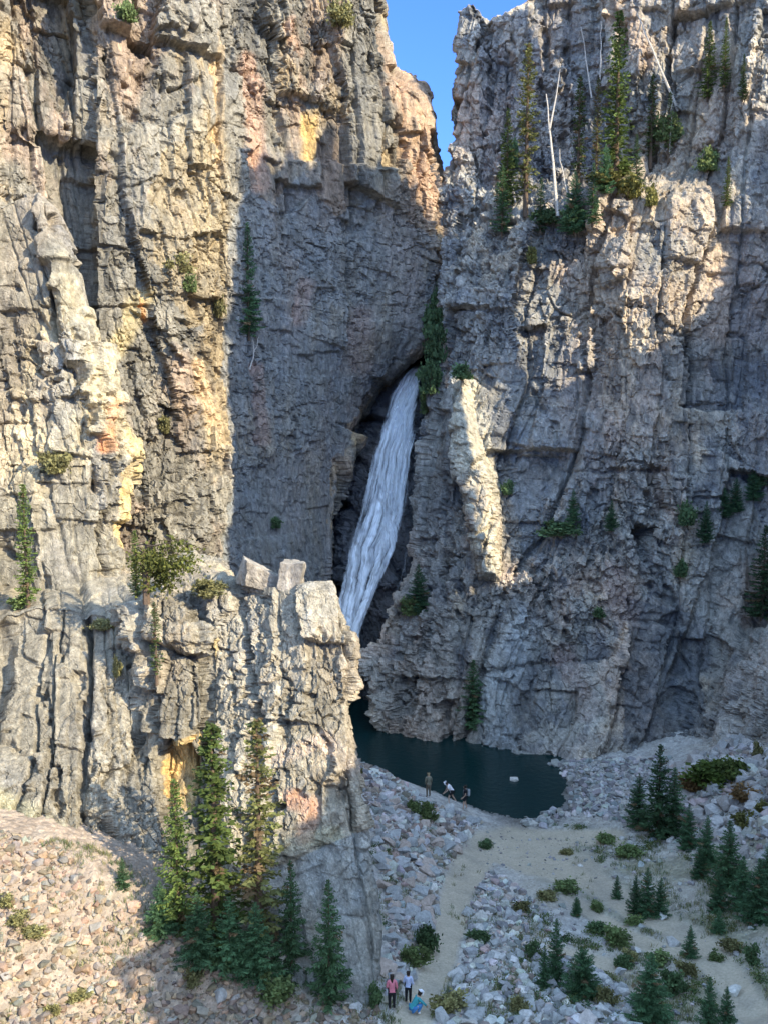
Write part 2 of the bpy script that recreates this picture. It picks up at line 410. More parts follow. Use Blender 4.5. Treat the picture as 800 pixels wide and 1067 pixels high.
B_marks = [
 ('slab', [(144, 640), (160, 618), (188, 622), (210, 650), (213, 700), (210, 758), (182, 776), (166, 770), (160, 700)], .9),
 ('slab', [(217, 612), (235, 598), (250, 606), (250, 640), (238, 650), (218, 648)], .45),
 ('slab', [(353, 655), (368, 668), (371, 700), (364, 730), (354, 735), (350, 690)], .35),
 ('slab', [(165, 776), (200, 766), (202, 830), (190, 870), (168, 860)], -.5),
 ('crack', [(252, 604), (256, 640), (262, 690), (270, 740), (276, 790), (285, 830), (290, 860)], 3.2, 1.5),
 ('crack', [(214, 640), (214, 700), (222, 760), (226, 815), (240, 820)], 2.2, .8),
 ('crack', [(18, 680), (28, 690), (32, 725), (42, 735)], 3, 1.0), ('crack', [(80, 700), (84, 740), (90, 768), (98, 773)], 2.4, .8),
 ('crack', [(45, 720), (52, 788), (63, 800), (76, 798)], 1.8, .6), ('crack', [(50, 795), (60, 805), (61, 860), (61, 900)], 2.4, .9),
 ('crack', [(0, 762), (30, 776)], 1.6, .5), ('crack', [(92, 795), (95, 850)], 1.6, .5), ('crack', [(138, 680), (150, 730), (151, 752)], 2.6, .8),
 ('crack', [(60, 670), (62, 692)], 1.8, .5), ('crack', [(84, 700), (80, 720), (84, 760)], 2, .6), ('crack', [(143, 760), (148, 810)], 2, .7),
 ('crack', [(158, 700), (160, 760), (166, 776), (185, 778), (205, 766)], 2.6, .9),
 ('crack', [(296, 700), (302, 720), (297, 760), (300, 775)], 1.5, .4), ('crack', [(332, 650), (340, 672), (350, 690)], 1.6, .45),
 ('crack', [(320, 700), (322, 750)], 1.2, .3), ('crack', [(322, 820), (345, 822), (357, 812), (358, 830)], 3.4, .6),
 ('crack', [(287, 812), (292, 850)], 2.4, .6), ('crack', [(285, 893), (330, 882), (388, 856)], 2, .35), ('crack', [(376, 870), (392, 930), (396, 1000)], 1.5, .4),
 ('crack', [(212, 700), (258, 698)], 1.3, .35), ('crack', [(310, 880), (312, 900)], 1.5, .4), ('crack', [(120, 650), (135, 690), (140, 700)], 2, .6),
 ('crack', [(100, 870), (150, 925)], 2.2, .6), ('crack', [(110, 700), (116, 780), (118, 880)], 1.6, .5),
 ('flat', [(290, 900), (390, 860), (405, 1060), (330, 1060)], .45),
]
def paint_B(Vt, u, v, t):
    return paint_rock(Vt, u, v, t, (.30, .265, .205), (.36, .28, .20), (.50, .40, .24), (.20, .19, .175), (.6, .5, .7), stains_and_shading=[
        ([(166, 776), (203, 766), (202, 820), (190, 850), (168, 830)], 0, (.62, .42, .17), .85),
        ([(305, 830), (325, 840), (318, 870)], 14, (.55, .30, .19), .8), ([(290, 790), (340, 770), (365, 800)], 12, (.55, .42, .33), .6),
        ([(228, 668), (226, 690)], 6, (.6, .45, .22), .8), ([(0, 840), (60, 880), (110, 905)], 30, (.46, .43, .27), .6),
        ([(290, 880), (350, 870)], 14, (.46, .42, .28), .5), ([(285, 905), (388, 862), (410, 1070), (310, 1070)], 0, (.27, .305, .325), .6)], seed=0)  # last area paints the cool shade of the buttress foot
# tall tower on the far left
C_cols = [
 [(-260, 190, 44), (-260, 430, 41), (-260, 680, 38)],
 [(-90, 200, 51), (-90, 430, 48), (-90, 680, 45)],
 [(0, 216, 57.5), (0, 300, 56), (0, 430, 54), (0, 560, 52), (0, 680, 50)],
 [(20, 206, 58), (25, 300, 56), (30, 430, 54), (30, 560, 52), (30, 680, 50)],
 [(36, 202, 58), (50, 290, 56.2), (65, 400, 54), (68, 475, 52.6), (66, 560, 52), (68, 680, 49.5)],
 [(42, 206, 58.2), (66, 290, 56.4), (88, 400, 54.4), (102, 475, 53.2), (105, 560, 52.6), (104, 680, 50)],
 [(46, 214, 58.8), (74, 290, 57.3), (104, 400, 55.5), (124, 475, 54.5), (133, 560, 54), (131, 680, 51.5)],
 [(20, 214, 70), (40, 290, 70), (68, 400, 69), (88, 475, 68), (98, 560, 68), (100, 680, 66)],
]
C_marks = [
 ('slab', [(34, 204), (50, 225), (76, 290), (92, 325), (102, 400), (126, 470), (116, 520), (86, 420), (60, 330), (34, 240)], .8),
 ('crack', [(30, 225), (40, 260), (50, 290), (60, 340), (72, 390), (92, 425)], 2.6, 1.0),
 ('crack', [(0, 402), (30, 400), (66, 394)], 1.8, .8), ('crack', [(42, 388), (66, 386)], 3.4, 1.0), ('crack', [(12, 410), (22, 430)], 2.6, .8),
 ('slab', [(62, 472), (96, 478), (106, 560), (104, 640), (60, 640), (40, 570), (48, 520)], .45),
 ('flat', [(62, 472), (96, 478), (106, 560), (104, 640), (60, 640), (40, 570), (48, 520)], .45),
 ('crack', [(98, 480), (108, 540), (112, 610)], 3.0, 1.0), ('crack', [(38, 530), (50, 500), (62, 470)], 2.2, .8), ('crack', [(103, 474), (109, 486)], 2.5, .8),
 ('crack', [(48, 425), (75, 430), (84, 436)], 2, .6), ('crack', [(0, 300), (28, 320), (50, 345)], 2, .6), ('crack', [(20, 340), (40, 380)], 3, .8),
 ('crack', [(75, 330), (82, 370), (90, 400)], 1.4, .5), ('crack', [(0, 570), (20, 590)], 3, 1.0),
]
def paint_C(Vt, u, v, t):
    return paint_rock(Vt, u, v, t, (.26, .235, .185), (.33, .255, .185), (.52, .43, .26), (.19, .18, .17), (.5, .5, .8), stains_and_shading=[
        ([(101, 424), (104, 466)], 7, (.66, .20, .05), .95), ([(120, 445), (125, 510), (129, 568)], 8, (.62, .46, .2), .85),
        ([(88, 400), (112, 470)], 12, (.55, .45, .28), .6)], seed=40)
# main wall on the left of the gorge
def Dc(us, y0):  # helper: column leaning back towards the top
    return us
D_cols = [
 [(-330, -220, 56), (-330, 850, 44)],
 [(-120, -150, 68), (-120, 850, 55)],
 [(0, -130, 79), (0, 150, 76), (0, 400, 71), (0, 850, 60)],
 [(60, -120, 81), (60, 90, 78), (60, 140, 77), (60, 155, 79.5), (60, 400, 73), (60, 850, 62)],
 [(93, -115, 82), (93, 90, 78.5), (93, 150, 78), (93, 160, 80.5), (93, 330, 78), (93, 400, 74), (93, 850, 63)],
 [(97, -115, 81), (97, 90, 77), (97, 150, 75.5), (97, 160, 75.3), (100, 330, 73.5), (100, 400, 73), (100, 850, 63)],
 [(180, -100, 83), (180, 100, 80), (180, 300, 77), (180, 500, 74), (180, 850, 66)],
 [(240, -90, 86), (240, 160, 82), (240, 300, 80.5), (240, 500, 78.5), (240, 850, 71)],
 [(300, -70, 89), (300, 160, 86), (300, 300, 86), (285, 500, 84), (285, 850, 76)],
 [(350, -50, 91), (360, 120, 88.5), (380, 300, 91), (345, 420, 89.5), (320, 520, 87), (315, 850, 79)],
 [(391, -35, 92), (398, 0, 92), (402, 40, 92), (409, 75, 92), (426, 84, 92.5), (443, 96, 93), (451, 130, 93.5), (454, 160, 94), (461, 186, 95), (466, 215, 96), (474, 260, 97.5), (470, 340, 98), (434, 366, 97), (410, 388, 96), (384, 430, 94.5), (364, 470, 92.5), (350, 510, 91), (343, 600, 89), (352, 700, 87), (356, 850, 85)],
 [(389, -35, 130), (392, 0, 130), (400, 40, 130), (405, 75, 130), (420, 84, 130), (432, 96, 130), (440, 130, 130), (444, 160, 130), (450, 186, 130), (455, 215, 130), (462, 260, 130), (460, 340, 130), (428, 366, 122), (400, 388, 120), (375, 430, 118), (355, 470, 116), (342, 510, 114), (335, 600, 112), (345, 700, 110), (350, 850, 106)],
]
D_marks = [
 ('slab', [(8, -20), (73, -20), (73, 60), (66, 96), (48, 84), (34, 60), (18, 30)], -2.6), ('slab', [(138, -30), (164, -30), (162, 50), (140, 46)], -1.8),
 ('slab', [(162, 10), (196, 12), (192, 40), (164, 36)], .9), ('slab', [(270, -10), (302, -10), (306, 20), (296, 34), (276, 26)], 1.2),
 ('crack', [(95, 88), (93, 150), (92, 200)], 2.6, 1.6), ('crack', [(0, 142), (40, 143), (80, 141)], 2.4, 1.2), ('crack', [(94, 163), (135, 161), (140, 176)], 1.8, .9),
 ('crack', [(92, 131), (160, 129), (205, 112)], 1.8, .8), ('crack', [(162, 88), (178, 96), (206, 88)], 3.2, 1.2), ('crack', [(66, 62), (70, 120), (60, 100)], 2.6, 1.0),
 ('crack', [(106, 60), (124, 95), (160, 70), (158, 44)], 2.4, .9), ('crack', [(118, 118), (142, 120)], 3, .9), ('crack', [(106, 205), (140, 205)], 1.8, .8),
 ('crack', [(105, 262), (135, 275)], 2.2, .8), ('crack', [(160, 195), (195, 203)], 1.8, .8), ('crack', [(160, 150), (158, 205), (165, 260), (185, 300)], 1.8, .7),
 ('crack', [(243, 20), (240, 60), (252, 72)], 2, .8), ('crack', [(284, 0), (287, 40), (300, 90)], 2.2, .9), ('crack', [(230, 70), (330, 60), (372, 90), (392, 110)], 1.6, .7),
 ('crack', [(340, 45), (372, 60)], 1.8, .8), ('crack', [(380, 0), (388, 50), (390, 110)], 1.8, .8), ('crack', [(294, 90), (298, 150)], 2, .8), ('crack', [(335, 125), (336, 158)], 1.6, .7),
 ('crack', [(364, 100), (366, 140)], 2.2, .9), ('crack', [(405, 90), (412, 130), (430, 150)], 2.2, 1.0), ('crack', [(430, 100), (432, 145)], 2, .8), ('crack', [(408, 80), (425, 84), (452, 98)], 1.6, .7),
 ('crack', [(195, 345), (190, 400), (170, 460)], 2, .8), ('crack', [(140, 450), (150, 520), (145, 560)], 3.4, 1.3), ('crack', [(136, 375), (146, 420), (158, 470)], 2.8, 1.1),
 ('crack', [(268, 340), (262, 380), (285, 420), (290, 520)], 1.8, .5), ('crack', [(250, 345), (240, 400)], 1.6, .5), ('crack', [(190, 355), (232, 352)], 1.8, .6),
 ('crack', [(370, 330), (352, 372), (345, 420)], 2.2, .8),
 ('flat', [(232, 240), (262, 196), (292, 232), (330, 200), (362, 250), (400, 222), (446, 262), (452, 330), (400, 390), (350, 480), (340, 700), (236, 700)], .42),
]
def paint_D(Vt, u, v, t):
    c = paint_rock(Vt, u, v, t, (.235, .212, .17), (.34, .235, .165), (.42, .30, .15), (.125, .125, .12), (.8, .7, .8), stains_and_shading=[
        ([(234, 250), (258, 190), (285, 215), (320, 176), (352, 226), (392, 205), (450, 250), (460, 330), (400, 390), (350, 480), (340, 700), (236, 700)], 0, (.225, .235, .235), .75), ([(175, 150), (235, 150), (240, 330), (200, 340), (165, 300), (150, 210)], 0, (.37, .285, .165), .7),  # first area puts the recess's cool shade into the rock colour
        ([(200, 140), (215, 260)], 28, (.38, .30, .18), .6), ([(228, 40), (226, 180)], 7, (.60, .42, .22), .7),
        ([(262, 60), (268, 130), (272, 190)], 17, (.55, .33, .22), .75), ([(327, 120), (327, 158)], 12, (.66, .42, .14), .85),
        ([(150, 310), (130, 350), (120, 365)], 16, (.60, .48, .24), .7), ([(150, 312), (152, 330)], 6, (.66, .32, .12), .8), ([(205, 380), (218, 440)], 10, (.60, .42, .24), .7),
        ([(420, 90), (440, 130), (450, 200)], 28, (.55, .35, .22), .7), ([(300, 28), (312, 50)], 10, (.6, .38, .26), .6), ([(270, 380), (275, 460)], 8, (.34, .22, .17), .7),
        ([(320, 300), (312, 330)], 14, (.36, .23, .17), .6), ([(380, 330), (376, 380)], 18, (.36, .24, .18), .5), ([(410, 200), (430, 330)], 24, (.30, .25, .21), .5)], seed=80)
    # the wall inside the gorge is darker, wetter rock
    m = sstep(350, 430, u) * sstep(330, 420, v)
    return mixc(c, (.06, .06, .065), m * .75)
# bed of the waterfall and the dark slot behind it
E_cols = [
 [(312, 196, 134), (312, 360, 126), (312, 376, 124), (305, 380, 118), (305, 840, 104)],
 [(350, 198, 132), (350, 360, 120), (350, 376, 118), (330, 380, 112), (330, 500, 106), (335, 640, 99), (340, 840, 94)],
 [(395, 200, 128), (400, 360, 114), (400, 376, 112), (396, 384, 104), (362, 500, 96.5), (352, 640, 90), (352, 840, 84)],
 [(415, 200, 126), (415, 360, 113), (415, 376, 110), (412, 386, 101.4), (385, 500, 94.8), (366, 640, 88), (366, 840, 82)],
 [(440, 200, 125), (440, 360, 112), (440, 375, 109), (440, 384, 101.2), (425, 500, 94.4), (400, 640, 87.6), (392, 840, 81.5)],
 [(480, 200, 124), (480, 360, 110), (480, 375, 108), (480, 384, 101), (470, 500, 94), (450, 640, 88), (450, 840, 82)],
]
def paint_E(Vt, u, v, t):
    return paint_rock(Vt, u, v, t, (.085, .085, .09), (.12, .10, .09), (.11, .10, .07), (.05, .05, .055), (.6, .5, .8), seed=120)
# right wall of the gorge
def yb(v, z=0.0): return float(PZ(400, v, z)[1])
F_cols = [
 [(497, 10, 140), (494, 60, 140), (486, 130, 138), (480, 190, 136), (476, 230, 132), (470, 330, 125), (466, 400, 118), (458, 500, 110), (448, 600, 104), (420, 680, 98), (410, 740, 94), (405, 770, 92), (404, 800, 90)],
 [(479, 12, 104), (478, 60, 103), (469, 95, 102), (473, 140, 101), (463, 190, 99.5), (458, 230, 98), (451, 330, 95.5), (447, 400, 92), (436, 500, 88.5), (424, 600, 84), (388, 650, 80.2), (381, 690, 79), (387, 740, 78), (398, 765, 76.9), (398, 800, 76.5)],
 [(492, 2, 103), (492, 60, 102), (488, 130, 100), (482, 190, 98), (480, 230, 96), (474, 330, 92.5), (470, 395, 89), (458, 500, 86), (450, 600, 82), (425, 680, 78), (430, 740, 76.5), (432, 774, 75.0), (432, 800, 74.8)],
 [(505, 18, 103), (505, 60, 102), (503, 130, 100), (500, 190, 98), (498, 230, 95.5), (490, 330, 90.5), (486, 396, 88.8), (488, 440, 86.4), (490, 500, 83.6), (495, 600, 80.2), (480, 680, 77), (480, 740, 75.4), (480, 780, 73.8), (480, 800, 73.5)],
 [(525, 15, 102), (525, 60, 101), (525, 130, 99), (525, 190, 97), (525, 230, 93.5), (512, 330, 89), (508, 396, 88), (510, 440, 85.5), (522, 500, 82.8), (528, 600, 80), (520, 680, 76.8), (520, 740, 74.6), (520, 785, 72.8), (520, 805, 72.5)],
 [(560, -8, 102), (560, 60, 101), (560, 130, 99), (560, 200, 96.5), (560, 232, 90.5), (560, 330, 88.2), (555, 400, 87), (555, 500, 84), (555, 600, 80.6), (560, 680, 77), (560, 740, 75), (560, 788, 72.4), (560, 805, 72.2)],
 [(605, -40, 101), (605, 60, 100.5), (605, 130, 98.5), (605, 182, 96), (605, 205, 89), (605, 330, 86.5), (605, 400, 86), (605, 500, 83), (605, 600, 80), (605, 680, 77), (605, 740, 74.6), (605, 790, 71.8), (605, 806, 71.5)],
 [(655, -60, 98), (655, 60, 96.5), (655, 130, 96), (655, 172, 94), (650, 190, 87.5), (650, 330, 84.5), (650, 400, 84), (650, 500, 82), (650, 600, 79.6), (650, 680, 77.2), (650, 740, 74), (650, 794, 71.5), (650, 808, 71.2)],
 [(700, -80, 97), (700, 60, 94.5), (700, 130, 93), (700, 175, 91), (700, 195, 87), (700, 330, 84), (700, 400, 84), (700, 500, 82), (690, 560, 80.8), (690, 640, 79.0), (700, 700, 76.6), (700, 750, 73.8), (700, 796, 70.8), (700, 820, 70)],
 [(750, -100, 96), (750, 60, 92.5), (750, 120, 91), (750, 205, 88.5), (750, 330, 84.8), (750, 400, 84.4), (750, 500, 82), (750, 600, 79.2), (745, 680, 76.5), (735, 740, 71.5), (735, 800, 68), (735, 830, 67)],
 [(805, -120, 94), (805, 60, 90), (805, 200, 87), (805, 330, 84.6), (805, 400, 83.6), (805, 500, 80.5), (805, 600, 77.5), (805, 650, 75), (805, 690, 66.5), (800, 760, 62.5), (800, 840, 60)],
 [(880, -140, 91), (880, 60, 88), (880, 330, 83.5), (880, 600, 75.5), (880, 690, 67), (880, 830, 62)],
 [(1000, -170, 104), (1000, 60, 100), (1000, 330, 94), (1000, 600, 84), (1000, 830, 68)],
]
F_marks = [
 ('hole', (671, 556), (8.5, 7), 9.0), ('hole', (690, 566), (5, 3.5), 2.0),
 ('crack', [(672, 566), (674, 580), (684, 602), (698, 622), (708, 652), (712, 700), (708, 745), (690, 780)], 3.5, 1.2),
 ('crack', [(636, 575), (668, 602), (705, 632)], 2.0, .9), ('crack', [(676, 552), (697, 568)], 2.4, 1.0), ('crack', [(545, 588), (560, 606), (572, 628)], 3, 1.0),
 ('crack', [(462, 470), (456, 520), (460, 580), (463, 640)], 3.2, 1.2), ('crack', [(476, 500), (478, 600), (474, 690)], 2.6, 1.0), ('crack', [(443, 560), (446, 640), (440, 700)], 2.6, 1.0),
 ('crack', [(545, 430), (556, 410), (573, 440), (580, 470)], 3, 1.0), ('crack', [(510, 20), (508, 90), (500, 150)], 2.6, 1.2), ('crack', [(566, -10), (568, 60), (562, 110)], 3.2, 1.6),
 ('crack', [(593, -20), (590, 80), (586, 150)], 3.6, 1.8), ('crack', [(533, 0), (530, 90), (524, 160)], 2.6, 1.2), ('crack', [(630, -20), (650, 40), (645, 110)], 3.6, 1.6),
 ('crack', [(540, 775), (545, 730), (570, 690), (600, 670)], 2.2, .8), ('crack', [(620, 790), (640, 740), (650, 700)], 2.4, .9), ('crack', [(660, 780), (668, 700)], 2.2, .9),
 ('crack', [(452, 760), (462, 735), (463, 775)], 2.6, 1.2), ('crack', [(400, 760), (398, 720)], 2.5, 1.0), ('crack', [(490, 640), (560, 655), (600, 640)], 2, .7),
 ('crack', [(735, 745), (760, 720), (785, 690)], 2.2, .9), ('crack', [(728, 760), (738, 720), (750, 700)], 2.2, .9), ('crack', [(600, 300), (640, 330), (680, 310)], 1.8, .7),
 ('slab', [(612, 195), (640, 188), (660, 210), (655, 290), (628, 300), (612, 260)], .8), ('slab', [(690, 200), (740, 195), (745, 260), (700, 280)], .6),
 ('fin', [(485, 390), (490, 402), (494, 430), (502, 465), (514, 500), (525, 540), (520, 604), (498, 604), (490, 560), (486, 520), (478, 480), (477, 440), (481, 410)], 3.0),
]
def paint_F(Vt, u, v, t):
    c = paint_rock(Vt, u, v, t, (.335, .315, .28), (.43, .33, .26), (.58, .46, .32), (.13, .135, .145), (1.0, .6, 1.15), stains_and_shading=[
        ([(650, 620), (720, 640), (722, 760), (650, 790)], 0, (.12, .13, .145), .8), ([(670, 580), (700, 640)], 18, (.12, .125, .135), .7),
        ([(545, 650), (510, 740), (520, 775)], 28, (.44, .465, .47), .7), ([(640, 0), (668, 60)], 24, (.48, .33, .22), .7), ([(640, 230), (650, 330), (680, 300), (720, 320)], 26, (.46, .36, .27), .6), ([(620, 330), (640, 190), (690, 150), (740, 250), (700, 330)], 50, (.43, .34, .25), .55), ([(690, 0), (740, 80), (780, 140)], 40, (.40, .32, .25), .5),  # broad tan patches paint sunlit warmth onto the upper wall
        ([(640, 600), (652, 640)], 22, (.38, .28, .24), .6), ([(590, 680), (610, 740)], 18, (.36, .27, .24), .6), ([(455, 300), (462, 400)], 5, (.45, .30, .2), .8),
        ([(740, 770), (790, 690)], 40, (.45, .40, .355), .7), ([(498, 30), (600, -10), (640, 60), (625, 190), (560, 225), (500, 200)], 0, (.19, .19, .20), .7), ([(455, 440), (470, 470), (465, 740), (400, 750), (420, 600)], 0, (.27, .25, .23), .6), ([(540, 420), (620, 430), (640, 520), (560, 600), (540, 520)], 0, (.26, .28, .30), .5), ([(760, 220), (800, 220), (800, 560), (770, 500)], 0, (.20, .21, .23), .6), ([(485, 405), (497, 450), (505, 520), (510, 590)], 22, (.56, .50, .38), .9), ([(620, 350), (600, 420), (640, 500)], 40, (.36, .28, .23), .4),  # pale strip puts sunlight into the pinnacle's colour; grey areas darken the rock
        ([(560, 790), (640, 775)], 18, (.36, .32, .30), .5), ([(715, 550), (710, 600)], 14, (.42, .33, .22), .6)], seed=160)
    return c

rock_objs = {}
def make_rock(name, cols, step, style, paint, mat, label=None, **kw):
    V_, F_, c_ = sheet(cols, step, style, paint=paint, **kw)
    o = link(name, mesh_np(name, V_, F_, False, c_), mat); o['kind'] = 'structure'
    rock_objs[name] = o
    return o
STEP = 1.15
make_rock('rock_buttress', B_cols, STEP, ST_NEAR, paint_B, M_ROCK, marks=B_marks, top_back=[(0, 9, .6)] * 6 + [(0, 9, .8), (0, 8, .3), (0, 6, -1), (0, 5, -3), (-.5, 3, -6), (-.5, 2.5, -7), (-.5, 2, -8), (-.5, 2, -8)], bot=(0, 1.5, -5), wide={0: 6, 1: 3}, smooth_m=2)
make_rock('rock_tower', C_cols, STEP, ST_TOWER, paint_C, M_ROCK, marks=C_marks, top_back=(-3, 14, 0), bot=(0, 1, -6), wide={0: 6, 1: 3}, smooth_m=2)
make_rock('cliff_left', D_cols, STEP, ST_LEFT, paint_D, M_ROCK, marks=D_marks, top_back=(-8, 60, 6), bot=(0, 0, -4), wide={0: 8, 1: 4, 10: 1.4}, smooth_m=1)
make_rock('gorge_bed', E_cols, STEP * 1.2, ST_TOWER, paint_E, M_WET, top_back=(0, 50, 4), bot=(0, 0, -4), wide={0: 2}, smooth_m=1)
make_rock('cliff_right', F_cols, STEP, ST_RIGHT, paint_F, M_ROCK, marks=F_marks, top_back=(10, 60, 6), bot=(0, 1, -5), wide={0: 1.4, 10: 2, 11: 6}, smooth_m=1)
print('rock', time.time() - T0)
# front-most rock point at a pixel, for standing things on the cliffs
_A = np.concatenate([s for s in SHEETS]); _u, _v, _w = proj(_A)
_ok = (_u > -20) & (_u < 820) & (_v > -40) & (_v < 1100)
_A = _A[_ok]; _u = _u[_ok]; _v = _v[_ok]; _w = _w[_ok]
_bin = {}
_key = (_u // 4).astype(int) * 10000 + (_v // 4).astype(int) + 100
_ord = np.lexsort((_w, _key)); _ks = _key[_ord]; _st = np.r_[0, np.nonzero(np.diff(_ks))[0] + 1]
for s_ in _st: _bin[int(_ks[s_])] = _ord[s_]
def rock_at(u, v):
    best = None
    for r in range(0, 4):
        k = (int(u // 4) + (0, 1, -1, 0)[r]) * 10000 + int(v // 4) + (0, 0, 0, 1)[r] + 100
        if k in _bin:
            return _A[_bin[k]].copy()
    return P(u, v, 85)

# ------------------------------------------------------------------ ground
GC = []
def g(u, v, z): GC.append(PZ(u, v, z))
for q in [(0, 868, 11.2), (0, 920, 10.0), (0, 1000, 8.2), (0, 1067, 6.6), (100, 905, 9.9), (100, 1000, 7.4), (100, 1067, 5.9), (150, 955, 8.2), (200, 1000, 7.0), (200, 1067, 5.4),
          (300, 1030, 5.8), (300, 1067, 5.1), (400, 1045, 4.9), (400, 1075, 4.7), (400, 1000, 4.6), (402, 950, 4.3), (400, 900, 4.0), (385, 850, 3.6), (376, 800, 3.0), (400, 812, 2.4), (440, 830, 1.3), (470, 840, 1.0), (495, 852, .55), (520, 862, .25), (545, 858, .1),
          (430, 1040, 4.4), (445, 1000, 3.6), (465, 950, 2.7), (480, 910, 1.9), (500, 880, 1.1), (420, 900, 3.0), (430, 950, 3.4), (445, 880, 2.0), (540, 880, .7), (600, 880, .7), (640, 870, .8), (560, 920, 1.5), (620, 920, 1.5), (520, 960, 2.6), (600, 980, 2.6), (500, 1040, 3.9), (560, 1060, 4.1), (640, 1040, 3.6), (660, 960, 2.3), (700, 960, 2.4), (740, 1000, 3.0), (790, 1060, 3.6), (700, 1060, 3.7),
          (600, 842, .15), (592, 825, .1), (590, 805, .08), (570, 795, .05), (620, 800, .4), (650, 800, .7), (640, 840, .6), (690, 800, 1.0), (700, 860, 1.4), (720, 800, 1.8), (740, 840, 2.4), (790, 850, 3.6), (800, 790, 5.0), (760, 780, 3.4), (800, 900, 3.4), (800, 960, 3.2), (860, 800, 7.5), (900, 900, 7), (950, 1000, 8), (900, 1060, 6), (790, 1000, 3.2)]: g(*q)
for q in [(640, 788, .3), (690, 787, .7)]: g(*q)
for q in [(400, 790, -2.2), (440, 785, -2.5), (480, 800, -2.4), (520, 800, -2.2), (550, 815, -1.1), (520, 835, -1.2), (470, 820, -2.0), (430, 808, -1.8), (560, 835, -.6), (575, 812, -.5), (500, 835, -1.4), (400, 765, -2.5), (390, 745, -2.0), (375, 720, -1.0), (545, 787, -1.2), (580, 789, -.5), (470, 779, -2)]: g(*q)
GC += [np.array(q, float) for q in [(-40, 20, 22), (-20, 12, 22), (0, 8, 20), (0, 16, 12.5), (12, 12, 16), (30, 15, 17), (40, 30, 14), (45, 50, 18), (-30, 35, 14), (-45, 60, 10), (-20, 60, 6), (-10, 55, 4), (-8, 70, 2), (-8, 85, 0), (0, 95, 1), (20, 90, 2), (40, 80, 3), (24, 75, 1.2), (30, 73, 2.5), (36, 70, 4), (60, 60, 26), (-60, 100, 5), (60, 110, 10), (0, 24, 8.6), (12, 24, 8.4), (-12, 24, 10.5), (22, 26, 9)]]
GC = np.array(GC)
def _solve():
    n = len(GC); D = np.linalg.norm(GC[:, None, :2] - GC[None, :, :2], axis=2)
    A = np.zeros((n + 3, n + 3)); A[:n, :n] = D - np.eye(n) * .25; A[:n, n] = 1; A[:n, n + 1:] = GC[:, :2]; A[n:, :n] = A[:n, n:].T
    b = np.zeros(n + 3); b[:n] = GC[:, 2]
    return np.linalg.solve(A, b)
GW = _solve()
def G0(x, y):
    x = np.asarray(x, float); y = np.asarray(y, float); sh = x.shape; x = x.ravel(); y = y.ravel()
    out = np.empty(len(x))
    for i in range(0, len(x), 50000):
        X = x[i:i + 50000]; Y = y[i:i + 50000]
        D = np.hypot(X[:, None] - GC[None, :, 0], Y[:, None] - GC[None, :, 1])
        out[i:i + 50000] = D @ GW[:-3] + GW[-3] + GW[-2] * X + GW[-1] * Y
    return out.reshape(sh)
# dirt tracks traced to world positions on the ground
TR = [([(418, 1085, 20), (440, 1045, 19), (455, 1012, 16), (466, 975, 15), (474, 935, 18), (486, 905, 22), (505, 882, 22), (530, 872, 16), (570, 874, 12), (610, 872, 10), (640, 872, 12)]),
      ([(510, 885, 14), (555, 895, 22), (600, 905, 24), (625, 925, 18), (660, 945, 15), (700, 965, 18), (735, 990, 20), (760, 1020, 20), (790, 1062, 22), (800, 1090, 24)]),
      ([(590, 935, 8), (650, 975, 12), (690, 990, 10), (735, 985, 14)]), ([(560, 985, 5), (610, 1000, 10), (650, 1010, 12)])]
def track(u, v):
    d = np.full(u.shape, 9.0, f32)
    for t in TR:
        for a, b in zip(t[:-1], t[1:]):
            lx, ly = b[0] - a[0], b[1] - a[1]
            k = np.clip(((u - a[0]) * lx + (v - a[1]) * ly) / (lx * lx + ly * ly), 0, 1)
            wd = a[2] + (b[2] - a[2]) * k
            d = np.minimum(d, np.hypot(u - a[0] - lx * k, (v - a[1] - ly * k) * 1.3) / wd)
    return d
def axis(lo, hi, a, b, st, grow=1.25):
    xs = list(np.arange(a, b, st)); s = st; x = a; L = []
    while x > lo: s *= grow; x -= s; L.append(x)
    s = st; x = xs[-1]; R = []
    while x < hi: s *= grow; x += s; R.append(x)
    return np.array(L[::-1] + xs + R)
gx = axis(-500, 500, -17, 34, .085); gy = axis(-300, 500, 27, 77, .085)
GX, GY = np.meshgrid(gx, gy); GZ = G0(np.clip(GX, -60, 70), np.clip(GY, 6, 120))
far = np.maximum(np.maximum(np.abs(GX) - 60, 0), np.maximum(-GY - 5, GY - 120)); far = np.maximum(far, 0)
GZ = np.where(GY < 6, 20 + np.clip(6 - GY, 0, 14) * .3, GZ) + far * .08
flat = np.stack([GX.ravel(), GY.ravel(), GZ.ravel()], 1)
gu, gv, _ = proj(flat)
tr = track(gu, gv).reshape(GX.shape)
n1 = fbm(flat, 2.4, 4, 401).reshape(GX.shape); n2 = fbm(flat, .5, 3, 411).reshape(GX.shape)
trm = sstep(1.25, .7, tr + .35 * n1)                 # 1 on the track
d1, e_, h_, vx, vy, vz = voro(flat, (.34, .34, .34), 420, .9)
d1b, eb, hb, *_r = voro(flat, (.13, .13, .13), 421, .9)
cob = (np.clip(e_ * 2.2, 0, .5) * (.5 + _tc[3][h_])).reshape(GX.shape) * .14
GZ2 = GZ + (1 - trm) * (cob + .10 * n1 + .03 * n2) + trm * .02 * n2 - trm * .05 + .1 * n1 * trm
SHORE = GZ
